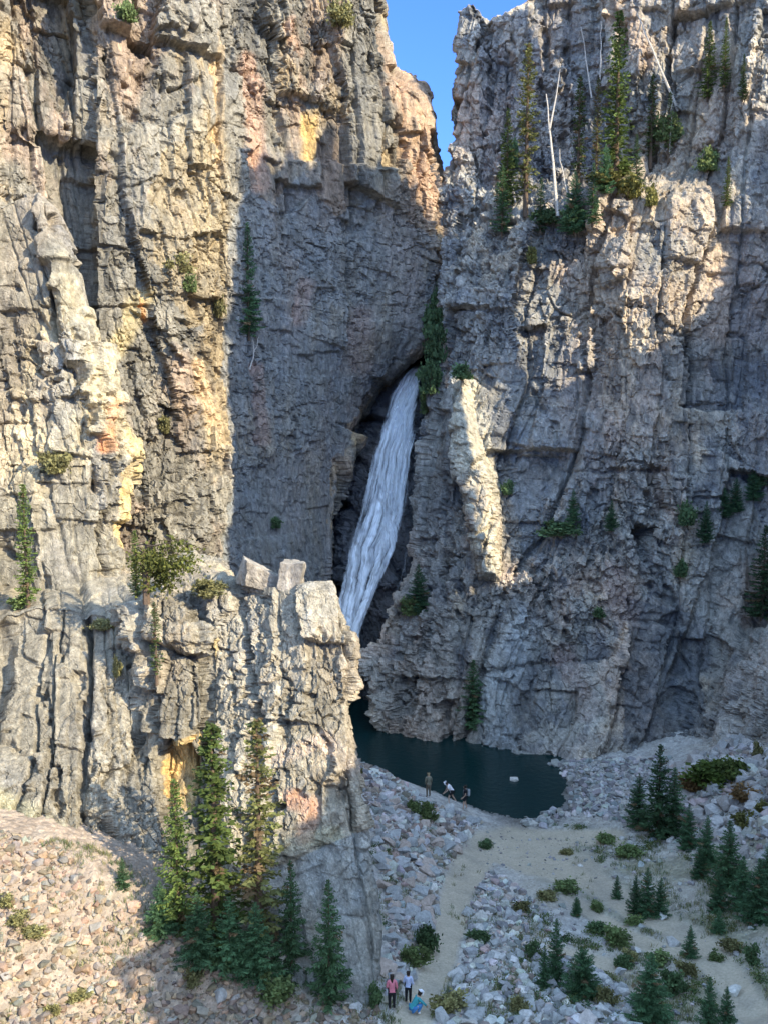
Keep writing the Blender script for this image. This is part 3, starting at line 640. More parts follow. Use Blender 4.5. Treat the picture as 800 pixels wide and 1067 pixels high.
def GH(x, y):
    """ground height at a point (bilinear in the built sheet)"""
    i = int(np.clip(np.searchsorted(gx, x) - 1, 0, len(gx) - 2)); j = int(np.clip(np.searchsorted(gy, y) - 1, 0, len(gy) - 2))
    a = (x - gx[i]) / (gx[i + 1] - gx[i]); b = (y - gy[j]) / (gy[j + 1] - gy[j])
    return float((GZ2[j, i] * (1 - a) + GZ2[j, i + 1] * a) * (1 - b) + (GZ2[j + 1, i] * (1 - a) + GZ2[j + 1, i + 1] * a) * b)
def ground_at(u, v):
    d = P(u, v, 1.0) - CAM
    lo = 20.0
    for y in np.arange(20, 90, .25):
        p = CAM + d * y
        if p[2] < GH(p[0], p[1]): break
    for k in range(8):
        m_ = y - .25 + .25 * (k + 1) / 8
        p = CAM + d * m_
        if p[2] < GH(p[0], p[1]): break
    return np.array([p[0], p[1], GH(p[0], p[1])])
gc = np.tile(np.array((.42, .40, .375), f32), (len(flat), 1))
hf = h_; n1f = n1.ravel(); n2f = n2.ravel(); trf = trm.ravel()
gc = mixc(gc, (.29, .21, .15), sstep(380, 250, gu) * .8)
gc = mixc(gc, (.33, .29, .24), sstep(-.1, .4, n1f) * .5)
gc = gc * (.8 + .45 * _tc[3][h_])[:, None] * (.9 + .25 * _tc[4][hb])[:, None]
dust = mixc(np.tile(np.array((.50, .43, .33), f32), (len(flat), 1)), (.40, .35, .28), sstep(0, .5, n1f))
dust = dust * (1 + .12 * n2f + .10 * (_tc[3][hb] - .5))[:, None]
gc = gc + (dust - gc) * trf[:, None]
# thin sandy soil between the tracks on the right
soil = sstep(-.15, .25, fbm(flat, 4.0, 3, 431) + .2) * sstep(500, 560, gu) * sstep(860, 900, gv) * (1 - trf) * .5
gc = gc + (dust * .92 - gc) * soil[:, None]
scrub = sstep(-.25, .2, fbm(flat, 3.0, 4, 437)) * sstep(540, 600, gu) * sstep(850, 880, gv) * (1 - trf)
gc = gc + (np.array((.25, .235, .155), f32) * (.8 + .4 * _tc[3][h_])[:, None] - gc) * (scrub * .75)[:, None]
wetm = sstep(.35, 0.0, flat[:, 2]) * sstep(300, 380, gu)
gc = gc * (1 - .6 * wetm)[:, None]
V_ = np.stack([GX.ravel(), GY.ravel(), GZ2.ravel()], 1)
a_ = np.arange(GX.size).reshape(GX.shape)
F_ = np.stack([a_[:-1, :-1], a_[:-1, 1:], a_[1:, 1:], a_[1:, :-1]], -1).reshape(-1, 4)
tag(link('ground', mesh_np('ground', V_, F_, False, np.clip(gc, .01, .8)), M_EARTH), kind='structure')

# ------------------------------------------------------------------ pool and waterfall
m, nt, b = newmat('pool_water'); L = nt.links.new
b.inputs['Base Color'].default_value = (.005, .024, .025, 1); b.inputs['Roughness'].default_value = .06; b.inputs['IOR'].default_value = 1.33
g_ = N(nt, 'ShaderNodeNewGeometry'); nz = N(nt, 'ShaderNodeTexNoise', Scale=2.2, Detail=5.0, Roughness=.65); L(g_.outputs['Position'], nz.inputs['Vector'])
bp = N(nt, 'ShaderNodeBump', Strength=.5, Distance=.08); L(nz.outputs[0], bp.inputs['Height']); L(bp.outputs[0], b.inputs['Normal'])
M_WATER = m
wv_ = np.array([(-9, 52, 0), (20, 52, 0), (20, 100, 0), (-9, 100, 0)], float)
tag(link('pool_water', mesh_np('pool_water', wv_, np.array([[0, 1, 2, 3]])), M_WATER), kind='structure')

def fall_mat():
    m, nt, b = newmat('falling_water'); L = nt.links.new
    uvn = N(nt, 'ShaderNodeAttribute', attribute_name='Col')      # r = across, g = along, b = thickness of the sheet
    sp = N(nt, 'ShaderNodeSeparateColor'); L(uvn.outputs['Color'], sp.inputs[0])
    cb = N(nt, 'ShaderNodeCombineXYZ'); L(sp.outputs[0], cb.inputs[0]); L(sp.outputs[1], cb.inputs[1])
    mp = N(nt, 'ShaderNodeMapping'); mp.inputs['Scale'].default_value = (24, 2.0, 1); L(cb.outputs[0], mp.inputs['Vector'])
    n = N(nt, 'ShaderNodeTexNoise', Scale=1.0, Detail=6.0, Roughness=.65, Distortion=.4); L(mp.outputs[0], n.inputs['Vector'])
    mp2 = N(nt, 'ShaderNodeMapping'); mp2.inputs['Scale'].default_value = (8, .8, 1); mp2.inputs['Location'].default_value = (3, 7, 0); L(cb.outputs[0], mp2.inputs['Vector'])
    n2 = N(nt, 'ShaderNodeTexNoise', Scale=1.0, Detail=3.0, Roughness=.5); L(mp2.outputs[0], n2.inputs['Vector'])
    ad = N(nt, 'ShaderNodeMath', operation='ADD'); L(n.outputs[0], ad.inputs[0]); L(n2.outputs[0], ad.inputs[1])
    ad2 = N(nt, 'ShaderNodeMath', operation='ADD'); L(ad.outputs[0], ad2.inputs[0]); L(sp.outputs[2], ad2.inputs[1])
    mr = N(nt, 'ShaderNodeMapRange'); mr.inputs[1].default_value = 1.44; mr.inputs[2].default_value = 1.94; mr.inputs[3].default_value = 0; mr.inputs[4].default_value = .95
    L(ad2.outputs[0], mr.inputs[0])
    b.inputs['Base Color'].default_value = (.90, .93, .96, 1); b.inputs['Roughness'].default_value = .5
    tr = N(nt, 'ShaderNodeBsdfTransparent'); mx = N(nt, 'ShaderNodeMixShader')
    L(mr.outputs[0], mx.inputs[0]); L(tr.outputs[0], mx.inputs[1]); L(b.outputs[0], mx.inputs[2]); L(mx.outputs[0], nt.nodes['Material Output'].inputs[0])
    return m
M_FALL = fall_mat()
def strand(rows, off, seed):
    """rows: (v, u_left, u_right, thickness) with depth following the gorge bed"""
    rows = np.array(rows, float); K = 240; W = 50
    vv = np.linspace(rows[0, 0], rows[-1, 0], K)
    ul = np.interp(vv, rows[:, 0], rows[:, 1]); ur = np.interp(vv, rows[:, 0], rows[:, 2]); th = np.interp(vv, rows[:, 0], rows[:, 3])
    jn = np.random.default_rng(seed).normal(0, 1, (2, K)); jn = np.array([np.convolve(j, np.ones(31) / 31, 'same') for j in jn]) * min(3.2, (ur - ul).mean() * .12) * 2; ul = ul + jn[0]; ur = ur + jn[1]
    yy = np.interp(vv, [378, 384, 392, 500, 640, 780], [106, 100.8, 100.0, 93.6, 86.9, 80.5]) - off
    s = np.linspace(0, 1, W)
    V = np.array([[P(ul[k] + (ur[k] - ul[k]) * t, vv[k], yy[k] - .5 * math.sin(math.pi * t)) for t in s] for k in range(K)])
    nn = fbm(V.reshape(-1, 3), (.35, .35, 4.5), 4, seed).reshape(K, W)
    V[:, :, 1] += nn * .45
    C = np.zeros((K, W, 3), f32)
    U0 = 356 + (ul - 356)[:, None] * 0
    C[:, :, 0] = s[None] * np.clip((ur - ul)[:, None] / 50, .08, 1.0) + seed
    C[:, :, 1] = ((vv - 380) / 280)[:, None] * 4
    edge = np.minimum(s, 1 - s)[None] * 2
    C[:, :, 2] = th[:, None] * (1) - (1 - sstep(0, .42, edge)) * .6
    a = np.arange(K * W).reshape(K, W)
    return V.reshape(-1, 3), np.stack([a[:-1, :-1], a[1:, :-1], a[1:, 1:], a[:-1, 1:]], -1).reshape(-1, 4), C.reshape(-1, 3)
sv, sf, scs = [], [], []; nb = 0
for rws, off, sd in [
    ([(376, 437, 443, 1.0), (386, 428, 441, .95), (396, 415, 439, .9), (410, 406, 438, .8), (430, 399, 437, .75), (470, 385, 435, .75), (500, 378, 432, .75), (540, 368, 426, .74), (560, 363, 416, .73), (585, 358, 398, .75), (610, 353, 384, .8), (640, 347, 375, .85), (662, 350, 370, .9), (700, 352, 364, .7)], .0, 1),
    ([(376, 437, 443, 1.0), (390, 420, 440, .8), (430, 402, 436, .55), (480, 394, 432, .5), (540, 392, 426, .5), (570, 394, 413, .8), (600, 384, 399, .85), (640, 369, 382, .9), (662, 360, 374, .9), (700, 356, 370, .7)], .35, 5),
    ([(500, 432, 436, .5), (540, 425, 430, .42), (590, 419, 424, .4), (630, 407, 413, .45), (645, 402, 409, .4)], .6, 9),
    ([(560, 421, 425, .35), (600, 423, 428, .45), (630, 420, 425, .35)], 1.0, 13)]:
    V_, F_, c_ = strand(rws, off + .25, sd); sv.append(V_); sf.append(F_ + nb); scs.append(c_); nb += len(V_)
tag(link('waterfall', mesh_np('waterfall', np.concatenate(sv), np.concatenate(sf), True, np.concatenate(scs)), M_FALL), kind='structure')
print('ground', time.time() - T0)

# ------------------------------------------------------------------ loose rock
def stone_shapes(n, seed):
    out = []; r = random.Random(seed)
    for k in range(n):
        bm = bmesh.new(); sx, sy, sz = r.uniform(.7, 1.15), r.uniform(.55, .95), r.uniform(.4, .75)
        for i in range(r.randint(11, 18)):
            p = Vector([r.gauss(0, 1) for _ in range(3)]); p /= max(abs(c) for c in p) ** .55 * p.length ** .45
            p *= r.uniform(.8, 1.0); bm.verts.new((p.x * sx * .55, p.y * sy * .55, p.z * sz * .55))
        ret = bmesh.ops.convex_hull(bm, input=bm.verts[:])
        bmesh.ops.delete(bm, geom=[v for v in bm.verts if not v.link_faces], context='VERTS')
        bmesh.ops.triangulate(bm, faces=bm.faces[:])
        bm.verts.index_update()
        out.append((np.array([v.co[:] for v in bm.verts]), np.array([[v.index for v in f.verts] for f in bm.faces])))
        bm.free()
    return out
from mathutils import Vector, Matrix, Euler
STONES = stone_shapes(26, 3)
def rotm(a, b, c): return np.array(Euler((a, b, c)).to_matrix())
ZONES = [  # polygon, count, size range, how much of it counts as big, words, colour key
 ([(-60, 850), (60, 880), (150, 960), (250, 1015), (330, 1045), (400, 1052), (400, 1100), (-60, 1100)], 8500, (.05, .55), 'talus'),
 ([(368, 790), (400, 806), (440, 832), (500, 858), (492, 880), (470, 900), (455, 940), (446, 985), (425, 1030), (400, 1045), (404, 950), (390, 880)], 3600, (.10, 1.05), 'gap'),
 ([(498, 900), (540, 925), (575, 960), (600, 1000), (650, 1030), (672, 1080), (450, 1080), (478, 1010), (488, 950)], 3200, (.08, .8), 'centre'),
 ([(560, 795), (700, 790), (712, 830), (650, 858), (600, 850), (530, 876), (500, 868), (545, 858), (590, 840), (596, 815)], 2800, (.1, .85), 'shore'),
 ([(700, 800), (760, 774), (860, 755), (860, 920), (760, 890), (700, 845)], 2600, (.12, 1.5), 'slope'),
 ([(640, 860), (700, 850), (800, 900), (800, 1067), (640, 1067), (560, 950), (600, 900)], 650, (.08, .45), 'flat'),
 ([(500, 870), (620, 870), (640, 890), (560, 915), (500, 900)], 160, (.08, .35), 'sand'),
]
ROCKCOL = {'talus': [(.33, .235, .165), (.29, .225, .17), (.37, .275, .195), (.23, .195, .165), (.30, .27, .23)], 'gap': [(.40, .41, .41), (.44, .36, .31), (.33, .33, .33), (.56, .54, .50), (.30, .24, .21)],
           'centre': [(.40, .40, .39), (.52, .50, .48), (.30, .29, .29), (.46, .36, .31), (.58, .55, .51)], 'shore': [(.38, .38, .37), (.48, .45, .43), (.28, .27, .27)],
           'slope': [(.38, .37, .36), (.48, .45, .43), (.30, .27, .25), (.44, .36, .32)], 'flat': [(.40, .38, .36), (.34, .33, .32)], 'sand': [(.40, .38, .36), (.34, .33, .32)]}
rr = np.random.default_rng(5)
cand = []
for poly, n, (s0, s1), zn in ZONES:
    W = np.array([ground_at(a, max(min(b, 1100), 775)) for a, b in poly])
    lo = W.min(0); hi = W.max(0); got = 0
    while got < n:
        xs = rr.uniform(lo[0], hi[0], 4000); ys = rr.uniform(lo[1], hi[1], 4000)
        zs = G0(xs, ys); pu, pv, _ = proj(np.stack([xs, ys, zs], 1))
        m_ = inpoly(pu, pv, poly); t_ = track(pu, pv)
        m_ &= (t_ > .95) | (rr.random(4000) < .035) if zn != 'sand' else m_
        m_ &= (zs > -.12)
        xs, ys, pu, pv, t_ = xs[m_], ys[m_], pu[m_], pv[m_], t_[m_]
        k = min(len(xs), n - got)
        for q in range(k):
            s_ = s0 * (s1 / s0) ** (rr.random() ** 2.5)
            if t_[q] < 1.0: s_ = min(s_, .28)
            cand.append((s_, xs[q], ys[q], zn, pu[q], pv[q]))
        got += k
# named single boulders seen in the photograph: (u, v, size in m, zone, label)
SINGLE = [
 (535, 811, .75, 'shore', 'pale boulder standing alone in the water of the pool', (.6, .57, .52)),
 (270, 612, 0, 'x', '', None),
 (430, 868, 1.15, 'gap', 'large pale grey boulder in the scree below the three people at the pool', (.48, .48, .49)),
 (418, 905, 1.3, 'gap', 'big grey angular boulder in the scree just right of the buttress', (.42, .42, .43)),
 (533, 962, .62, 'centre', 'rounded whitish boulder high in the rock field between the tracks', (.62, .6, .57)),
 (545, 1034, .75, 'centre', 'pale blocky boulder near the middle of the lower rock field', (.62, .58, .54)),
 (521, 1042, .65, 'centre', 'dark grey boulder left of the pale blocky one in the lower rock field', (.22, .23, .25)),
 (491, 995, .7, 'centre', 'grey boulder beside the dirt track at the left edge of the rock field', (.34, .34, .35)),
 (664, 992, .5, 'flat', 'pale tilted boulder between low shrubs left of the sandy track fork', (.6, .56, .52)),
 (701, 984, .85, 'flat', 'wide grey boulder beside a small spruce on the sandy flat', (.44, .42, .40)),
 (690, 957, .6, 'flat', 'pale boulder pair lying on the sand behind the flat spruces', (.55, .53, .50)),
 (765, 1036, .75, 'flat', 'long whitish slab lying on the sandy slope at lower right', (.62, .6, .56)),
 (646, 1016, .65, 'flat', 'greyish boulder left of the large bushy spruce', (.45, .44, .44)),
 (698, 876, .75, 'flat', 'bright white pointed boulder below the spruce cluster', (.66, .62, .58)),
 (680, 877, .7, 'flat', 'blue grey boulder left of the bright pointed one', (.34, .36, .40)),
 (648, 874, .55, 'flat', 'pale boulder at the left end of the row below the spruces', (.5, .48, .46)),
 (604, 903, .35, 'sand', 'small whitish stone alone on the sandy flat', (.6, .56, .52)),
 (724, 796, 1.7, 'slope', 'big pale boulder at the foot of the right wall', (.46, .42, .40)),
 (758, 797, 1.3, 'slope', 'pale boulder above the large green shrub', (.50, .47, .45)),
 (230, 1040, .75, 'talus', 'broad grey boulder in the shaded scree below the spruces', (.36, .35, .34)),
 (90, 985, .5, 'talus', 'orange brown boulder in the sunlit talus', (.50, .33, .22)),
 (140, 945, .62, 'talus', 'reddish boulder at the top edge of the talus by the wall', (.48, .32, .23)),
 (30, 1010, .5, 'talus', 'tan boulder near the left edge of the sunlit talus', (.50, .36, .27)),
 (372, 1052, .6, 'talus', 'grey boulder at the foot of the buttress corner', (.42, .42, .42)),
 (650, 905, .4, 'flat', 'small pale stone among shrubs beside the sandy track', (.5, .48, .46)),
 (800, 870, 1.1, 'slope', 'large grey boulder at the right edge above the track', (.36, .35, .36)),
 (782, 850, .9, 'slope', 'dark purple grey boulder on the right slope', (.27, .25, .27)),
]
def stone_mesh(shape, c, name):
    V, F = shape
    return mesh_np(name, V, F, False, np.tile(np.array(c, f32), (len(V), 1)))
for (u_, v_, s_, zn, lab, c_) in SINGLE:
    if not lab: continue
    p = ground_at(u_, v_)
    if u_ == 535: p = PZ(535, 814, 0.0)
    o = link('boulder', stone_mesh(STONES[rr.integers(26)], c_, 'boulder'), M_STONE)
    o.location = (p[0], p[1], p[2] + s_ * .12); o.scale = (s_, s_, s_); o.rotation_euler = (rr.uniform(-.25, .25), rr.uniform(-.25, .25), rr.uniform(0, 6.28))
    tag(o, lab, 'boulder')
sizes = np.array([c[0] / proj(np.array([c[1], c[2], 1.0]))[2] for c in cand])
inframe = np.array([0 < c[4] < 800 and c[5] < 1067 for c in cand])
order = np.argsort(-(sizes * inframe)); big = set(order[:270].tolist())
BL = {'talus': 'pinkish angular boulder in the talus below the left wall', 'gap': 'grey angular boulder in the scree between the buttress and the track', 'centre': 'pale grey boulder in the rock field between the two tracks',
      'shore': 'grey boulder on the stony shore at the right of the pool', 'slope': 'grey boulder on the rocky slope under the right wall', 'flat': 'small grey boulder on the sandy flat at lower right', 'sand': 'small grey stone on the sandy flat by the pool'}
bmesh_cache = {}
SV, SF, SCc = [], [], []; nb = 0
for i, (s_, x, y, zn, pu, pv) in enumerate(cand):
    k = int(rr.integers(26)); cc = ROCKCOL[zn][int(rr.integers(len(ROCKCOL[zn])))]
    z = GH(x, y); a, b_, c_ = rr.uniform(-.5, .5), rr.uniform(-.5, .5), rr.uniform(0, 6.28)
    if i in big:
        ci = int(rr.integers(3)); key = (k % 9, zn, ci)
        if key not in bmesh_cache: bmesh_cache[key] = stone_mesh(STONES[key[0]], np.array(ROCKCOL[zn][ci % len(ROCKCOL[zn])]) * (.9, 1.0, 1.15)[ci], 'boulder')
        o = link('boulder', bmesh_cache[key], M_STONE); o.location = (x, y, z + s_ * .13); o.scale = (s_, s_, s_); o.rotation_euler = (a, b_, c_)
        tag(o, BL[zn], 'boulder', 'boulders: ' + BL[zn].split(' boulder ')[-1].split(' stone ')[-1])
        continue
    V, F = STONES[k]
    Vw = (V * s_) @ rotm(a, b_, c_).T + np.array([x, y, z + s_ * .08])
    SV.append(Vw); SF.append(F + nb); nb += len(V)
    SCc.append(np.tile(np.clip(np.array(cc) * rr.uniform(.5, 1.2) * rr.uniform(.93, 1.07, 3), 0, .75), (len(V), 1)))
tag(link('scree', mesh_np('scree', np.concatenate(SV), np.concatenate(SF), False, np.concatenate(SCc)), M_STONE), 'loose broken rock and rubble covering the valley floor', 'scree', kind='stuff')
print('stones', time.time() - T0)

# ------------------------------------------------------------------ unseen rock sheet added on the right, its outline cut to cast the valley's shadows
SUN = np.array([0.68, -0.55, 0.50]); SUN = SUN / np.linalg.norm(SUN)
SA = np.cross([0, 0, 1], SUN); SA /= np.linalg.norm(SA); SB = np.cross(SUN, SA)
CASTER = [(19.3, -8), (19.2, 17), (19.6, 19.6), (22, 21.2), (25, 22.2), (28, 22.6), (30.5, 23.6), (32, 25.5), (36, 26.5), (42, 25.5), (46, 27), (49, 26), (50.5, 34), (51.6, 42), (53.5, 53), (55, 62), (56.2, 70), (57.3, 73.6), (58.4, 71.6), (59.5, 73.2), (60.6, 70.9), (62, 73.6), (63.2, 73.0), (64, 71.4), (65.2, 74.2), (66.6, 74.8), (67.4, 71), (69, 70.0), (70.2, 71.4), (71.5, 71.2), (72.2, 69.2), (73.2, 69.8), (75, 69.5), (76.5, 67), (78.8, 64), (79, 60), (77.6, 55), (76.4, 50), (77, 46.5), (79.5, 44.6), (81.5, 46), (83, 45.8), (86.5, 50), (87.3, 56), (87.6, 64), (84.5, 66.5), (82, 68), (81.5, 75), (82.5, 84), (86, 86), (88.5, 83), (89.2, 76), (89.6, 64), (90.2, 60.5), (93, 59), (97, 54), (104, 46), (110, 30), (115, -8)]
LIGHT_SLOT = [(71.9, 50.8), (70.2, 46), (68.2, 41.5), (66.9, 36), (66.4, 31.8), (69.6, 31.4), (71.1, 36), (72.2, 42), (73.5, 46), (74.3, 50)]  # slot shaped to let sun through onto the pinnacle
def build_shadow_rock(t0=30.0, st=.3):
    aa = np.arange(16, 118, st); bb = np.arange(-9, 90, st); A_, B_ = np.meshgrid(aa, bb); q = np.stack([A_.ravel(), B_.ravel(), 0 * A_.ravel()], 1)
    _, _, h, vx, vy, _z = voro(q, (1.1, 1.6, 1.0), 501, .9)
    ca = A_.ravel() - .6 * vx * 1.1 + .35 * fbm(q, 1.2, 3, 505); cb = B_.ravel() - .6 * vy * 1.6 + .35 * fbm(q, 1.2, 3, 508)
    ins = (inpoly(ca, cb, CASTER) & ~inpoly(ca, cb, LIGHT_SLOT)).reshape(A_.shape)
    rel = (1.6 * fbm(q, 7, 3, 510) + .8 * (_tc[4][h] - .5)).reshape(A_.shape)
    W = A_[..., None] * SA + B_[..., None] * SB + t0 * SUN
    Fr = W + SUN * (2.2 + rel)[..., None]; Bk = W - SUN * (2.2 + rel[::-1])[..., None]
    n = A_.size; ix = np.arange(n).reshape(A_.shape)
    cell = ins[:-1, :-1] & ins[1:, :-1] & ins[:-1, 1:] & ins[1:, 1:]
    quad = np.stack([ix[:-1, :-1], ix[:-1, 1:], ix[1:, 1:], ix[1:, :-1]], -1)
    fs = [quad[cell], quad[cell][:, ::-1] + n]
    pad = np.pad(cell, 1)
    for (dj, di, k0, k1) in ((0, -1, 0, 3), (0, 1, 2, 1), (-1, 0, 1, 0), (1, 0, 3, 2)):
        nb_ = pad[1 + dj:pad.shape[0] - 1 + dj, 1 + di:pad.shape[1] - 1 + di]
        e = quad[cell & ~nb_]; fs.append(np.stack([e[:, k0], e[:, k1], e[:, k1] + n, e[:, k0] + n], 1))
    V = np.concatenate([Fr.reshape(-1, 3), Bk.reshape(-1, 3)]); F = np.concatenate(fs)
    used = np.unique(F); mp = np.full(len(V), -1); mp[used] = np.arange(len(used))
    V = V[used]; c = paint_rock(V, 0 * V[:, 0], 0 * V[:, 0], 0 * V[:, 0], (.36, .32, .27), PINK, OCHRE, DARK)
    tag(link('shadow_rock', mesh_np('shadow_rock', V, mp[F], False, c), M_ROCK), kind='structure')
build_shadow_rock()
# ------------------------------------------------------------------ conifers
def quads_to_mesh(name, Q, C):
    Q = np.asarray(Q); n = len(Q); V = Q.reshape(-1, 3); F = np.arange(n * 4).reshape(n, 4)
    return mesh_np(name, V, F, False, np.repeat(np.asarray(C), 4, axis=0))
def tube(pts, rad, nseg=7):
    V, F = [], []
    for i, (p, r) in enumerate(zip(pts, rad)):
        for k in range(nseg):
            a = 2 * math.pi * k / nseg; V.append((p[0] + r * math.cos(a), p[1] + r * math.sin(a), p[2]))
    for i in range(len(pts) - 1):
        for k in range(nseg):
            k2 = (k + 1) % nseg; F.append((i * nseg + k, i * nseg + k2, (i + 1) * nseg + k2, (i + 1) * nseg + k))
    return V, F
def stick(a, b, r0, r1, n=4):
    a = np.array(a, float); b = np.array(b, float); d = b - a; d /= np.linalg.norm(d) + 1e-9
    x = np.cross(d, [.3, .2, .93]); x /= np.linalg.norm(x) + 1e-9; y = np.cross(d, x)
    V = [a + (x * math.cos(t) + y * math.sin(t)) * r0 for t in np.linspace(0, 2 * math.pi, n, False)] + [b + (x * math.cos(t) + y * math.sin(t)) * r1 for t in np.linspace(0, 2 * math.pi, n, False)]
    return V, [(k, (k + 1) % n, n + (k + 1) % n, n + k) for k in range(n)]
def conifer_meshes(seed, H, R, col, base=.04, dens=1.0, droop=.25, gaps=0.0, taper=.85, lean=.02, dry=0.0):
    """tapered trunk with bare twigs, and a crown of whorled branches carrying needle sprays"""
    r = np.random.default_rng(seed)
    zs = np.linspace(0, H, 14); wob = np.cumsum(r.normal(0, lean * H / 40, (14, 2)), 0)
    cx = lambda z: np.array([np.interp(z, zs, wob[:, 0]), np.interp(z, zs, wob[:, 1])])
    r0 = .011 * H + .03
    V, F = tube([(wob[i, 0], wob[i, 1], zs[i] - .25 * (i == 0)) for i in range(14)], [r0 * (1 - .93 * (z / H)) + .004 for z in zs])
    Q, C = [], []
    n = int(H * 15 * dens) + 22; side = r.normal(0, 1, 2)
    for i in range(n):
        f = base + (1 - base) * ((i + r.random()) / n); z = f * H
        env = (1 - f) ** taper * (1 - .35 * math.exp(-((f - base) / .06) ** 2))
        L = R * (env * r.uniform(.55, 1.15) + .03)
        if gaps and r.random() < gaps * (1.3 - f): 
            if r.random() < .5:
                a = r.uniform(0, 6.28); c = cx(z); v_, f_ = stick((c[0], c[1], z), (c[0] + math.cos(a) * L * .7, c[1] + math.sin(a) * L * .7, z - L * .1), .018, .005); F += [tuple(k + len(V) for k in q) for q in f_]; V += [tuple(q) for q in v_]
            continue
        az = i * 2.39996 + r.normal(0, .4); dr = (droop * (1 - f) + r.normal(0, .07)) - .25 * f
        c = cx(z); d = np.array([math.cos(az), math.sin(az), 0]); sd = np.array([-d[1], d[0], 0])
        m = max(4, int(L / .085)); cc = np.array(col) * r.uniform(.7, 1.3)
        if r.random() < dry: cc = np.array((.16, .11, .06)) * r.uniform(.8, 1.3)
        for k in range(m):
            t = (k + .6) / m; p = np.array([c[0], c[1], z]) + d * L * t + np.array([0, 0, -dr * L * t + .18 * L * t * t])
            wdt = L * .42 * (1 - .75 * t) * (.5 + t) + .05
            for sgn in (-1, 1, 0):
                dirv = d * r.uniform(.45, .9) + sd * sgn * r.uniform(.5, 1.0) + np.array([0, 0, r.uniform(-.45, .12)])
                if sgn == 0: dirv = d * .6 + np.array([0, 0, r.uniform(-.7, .7)]) + sd * r.normal(0, .4)
                dirv /= np.linalg.norm(dirv); ln = (wdt if sgn else .13) * r.uniform(.7, 1.25); wd = .035 + .035 * r.random() + .008 * H / 10
                q = p + r.normal(0, .03, 3); up = np.cross(dirv, r.normal(0, 1, 3)); up /= np.linalg.norm(up) + 1e-9
                Q.append([q - up * wd * .6, q + dirv * ln * .55 - up * wd, q + dirv * ln + up * .01, q + dirv * ln * .45 + up * wd])
                C.append(cc * r.uniform(.75, 1.3))
    for k in range(int(H * 4)):                                   # leader tuft
        t = r.random() ** 1.5 * .09; z = H * (1 - t) + .05; c = cx(z); a = r.uniform(0, 6.28); ln = .06 + R * t * 1.1
        q = np.array([c[0], c[1], z]); dirv = np.array([math.cos(a), math.sin(a), .35]); up = np.array([0, 0, .03])
        Q.append([q - up, q + dirv * ln * .5 - up, q + dirv * ln, q + dirv * ln * .5 + up]); C.append(np.array(col) * r.uniform(.9, 1.3))
    tm = mesh_np('trunk', np.array(V), np.array(F), True)
    return tm, quads_to_mesh('crown', Q, np.clip(C, 0, 1))
GRN = (.085, .12, .04); YGR = (.105, .145, .04); DGR = (.065, .12, .055); BLG = (.075, .145, .07); DRY = (.16, .165, .06)
PROTO = {}
def proto(kind, k):
    key = (kind, k)
    if key not in PROTO:
        s = sum(map(ord, kind)) * 31 + k * 7
        a = {'spruce': (s, 10, 1.35, YGR, .03, 1.0, .30, .05), 'tall': (s, 10, .72, YGR, .05, 1.25, .35, .12), 'thin': (s, 10, .62, GRN, .12, .9, .35, .35),
             'sparse': (s, 10, .80, DRY, .12, 1.0, .35, .35), 'dark': (s, 10, 1.9, DGR, .01, 1.0, .28, .03), 'young': (s, 10, 3.3, BLG, .0, 1.0, .15, .02),
             'bushy': (s, 10, 4.6, BLG, .0, 1.15, .05, .02), 'shade': (s, 10, 1.6, DGR, .03, 1.0, .3, .1)}[kind]
        PROTO[key] = conifer_meshes(a[0], a[1] * 1.0, a[2], a[3], a[4], a[5], a[6], a[7], dry={'sparse': .16, 'thin': .12}.get(kind, .03), taper={'tall': .45, 'thin': .4, 'sparse': .45, 'young': .8, 'bushy': .55}.get(kind, .75))
        for me, m_ in zip(PROTO[key], (M_BARK, M_LEAF)): me.materials.append(m_)
    return PROTO[key]
def top_z(p, vtop):
    return float(P(400, vtop, p[1])[2])
def place_conifer(p, h, kind, k, label, name='spruce_tree', cat='spruce', group=None, wide=1.0):
    tm, cm = proto(kind, k)
    e = empty(name, tuple(p), random.uniform(0, 6.28), (h / 10 * wide, h / 10 * wide, h / 10))
    t = bpy.data.objects.new('trunk', tm); c = bpy.data.objects.new('crown', cm)
    for o in (t, c): COL.objects.link(o); o.parent = e
    tag(e, label, cat, group); return e
def tree(u, v, vt, kind, label, on='ground', k=None, wide=1.0, dz=-.1, **kw):
    p = ground_at(u, v) if on == 'ground' else rock_at(u, v)
    if on == 'rock': p = p + np.array([0, -.25, 0])
    h = max(top_z(p, vt) - p[2], .4); p[2] += dz
    if on == 'rock' and v < 260: wide *= 1.05
    return place_conifer(p, h - dz, kind, (int(u * 7 + v) % 3) if k is None else k, label, wide=wide, **kw)
GL = 'spruces at the foot of the near buttress'
tree(187, 968, 812, 'spruce', 'broad sunlit spruce, left of the three tall trees before the buttress', group=GL, k=0, wide=1.25)
tree(226, 985, 755, 'tall', 'tallest narrow green spruce standing before the buttress', group=GL, k=1, wide=1.9)
tree(271, 1000, 750, 'sparse', 'tall thin brownish spruce before the cleft of the buttress', group=GL, k=1, wide=1.6)
tree(304, 1015, 898, 'dark', 'dark shaded spruce between the thin brown tree and the rightmost one', group=GL, k=0)
tree(343, 1046, 917, 'dark', 'dark full spruce, rightmost below the shaded buttress face', group=GL, k=1)
tree(207, 1000, 930, 'young', 'low dark spruce under the broad sunlit one', group=GL, k=0)
tree(240, 1010, 935, 'young', 'low dark spruce at the foot of the tallest tree', group=GL, k=1)
tree(268, 1022, 940, 'young', 'small dark spruce beside the bent dead log', group=GL, k=2)
tree(168, 975, 918, 'young', 'small dark spruce at the left end of the shaded row', group=GL, k=2)
tree(128, 925, 893, 'young', 'tiny green spruce by the dark recess at the talus top', group=GL, k=2, wide=.8)
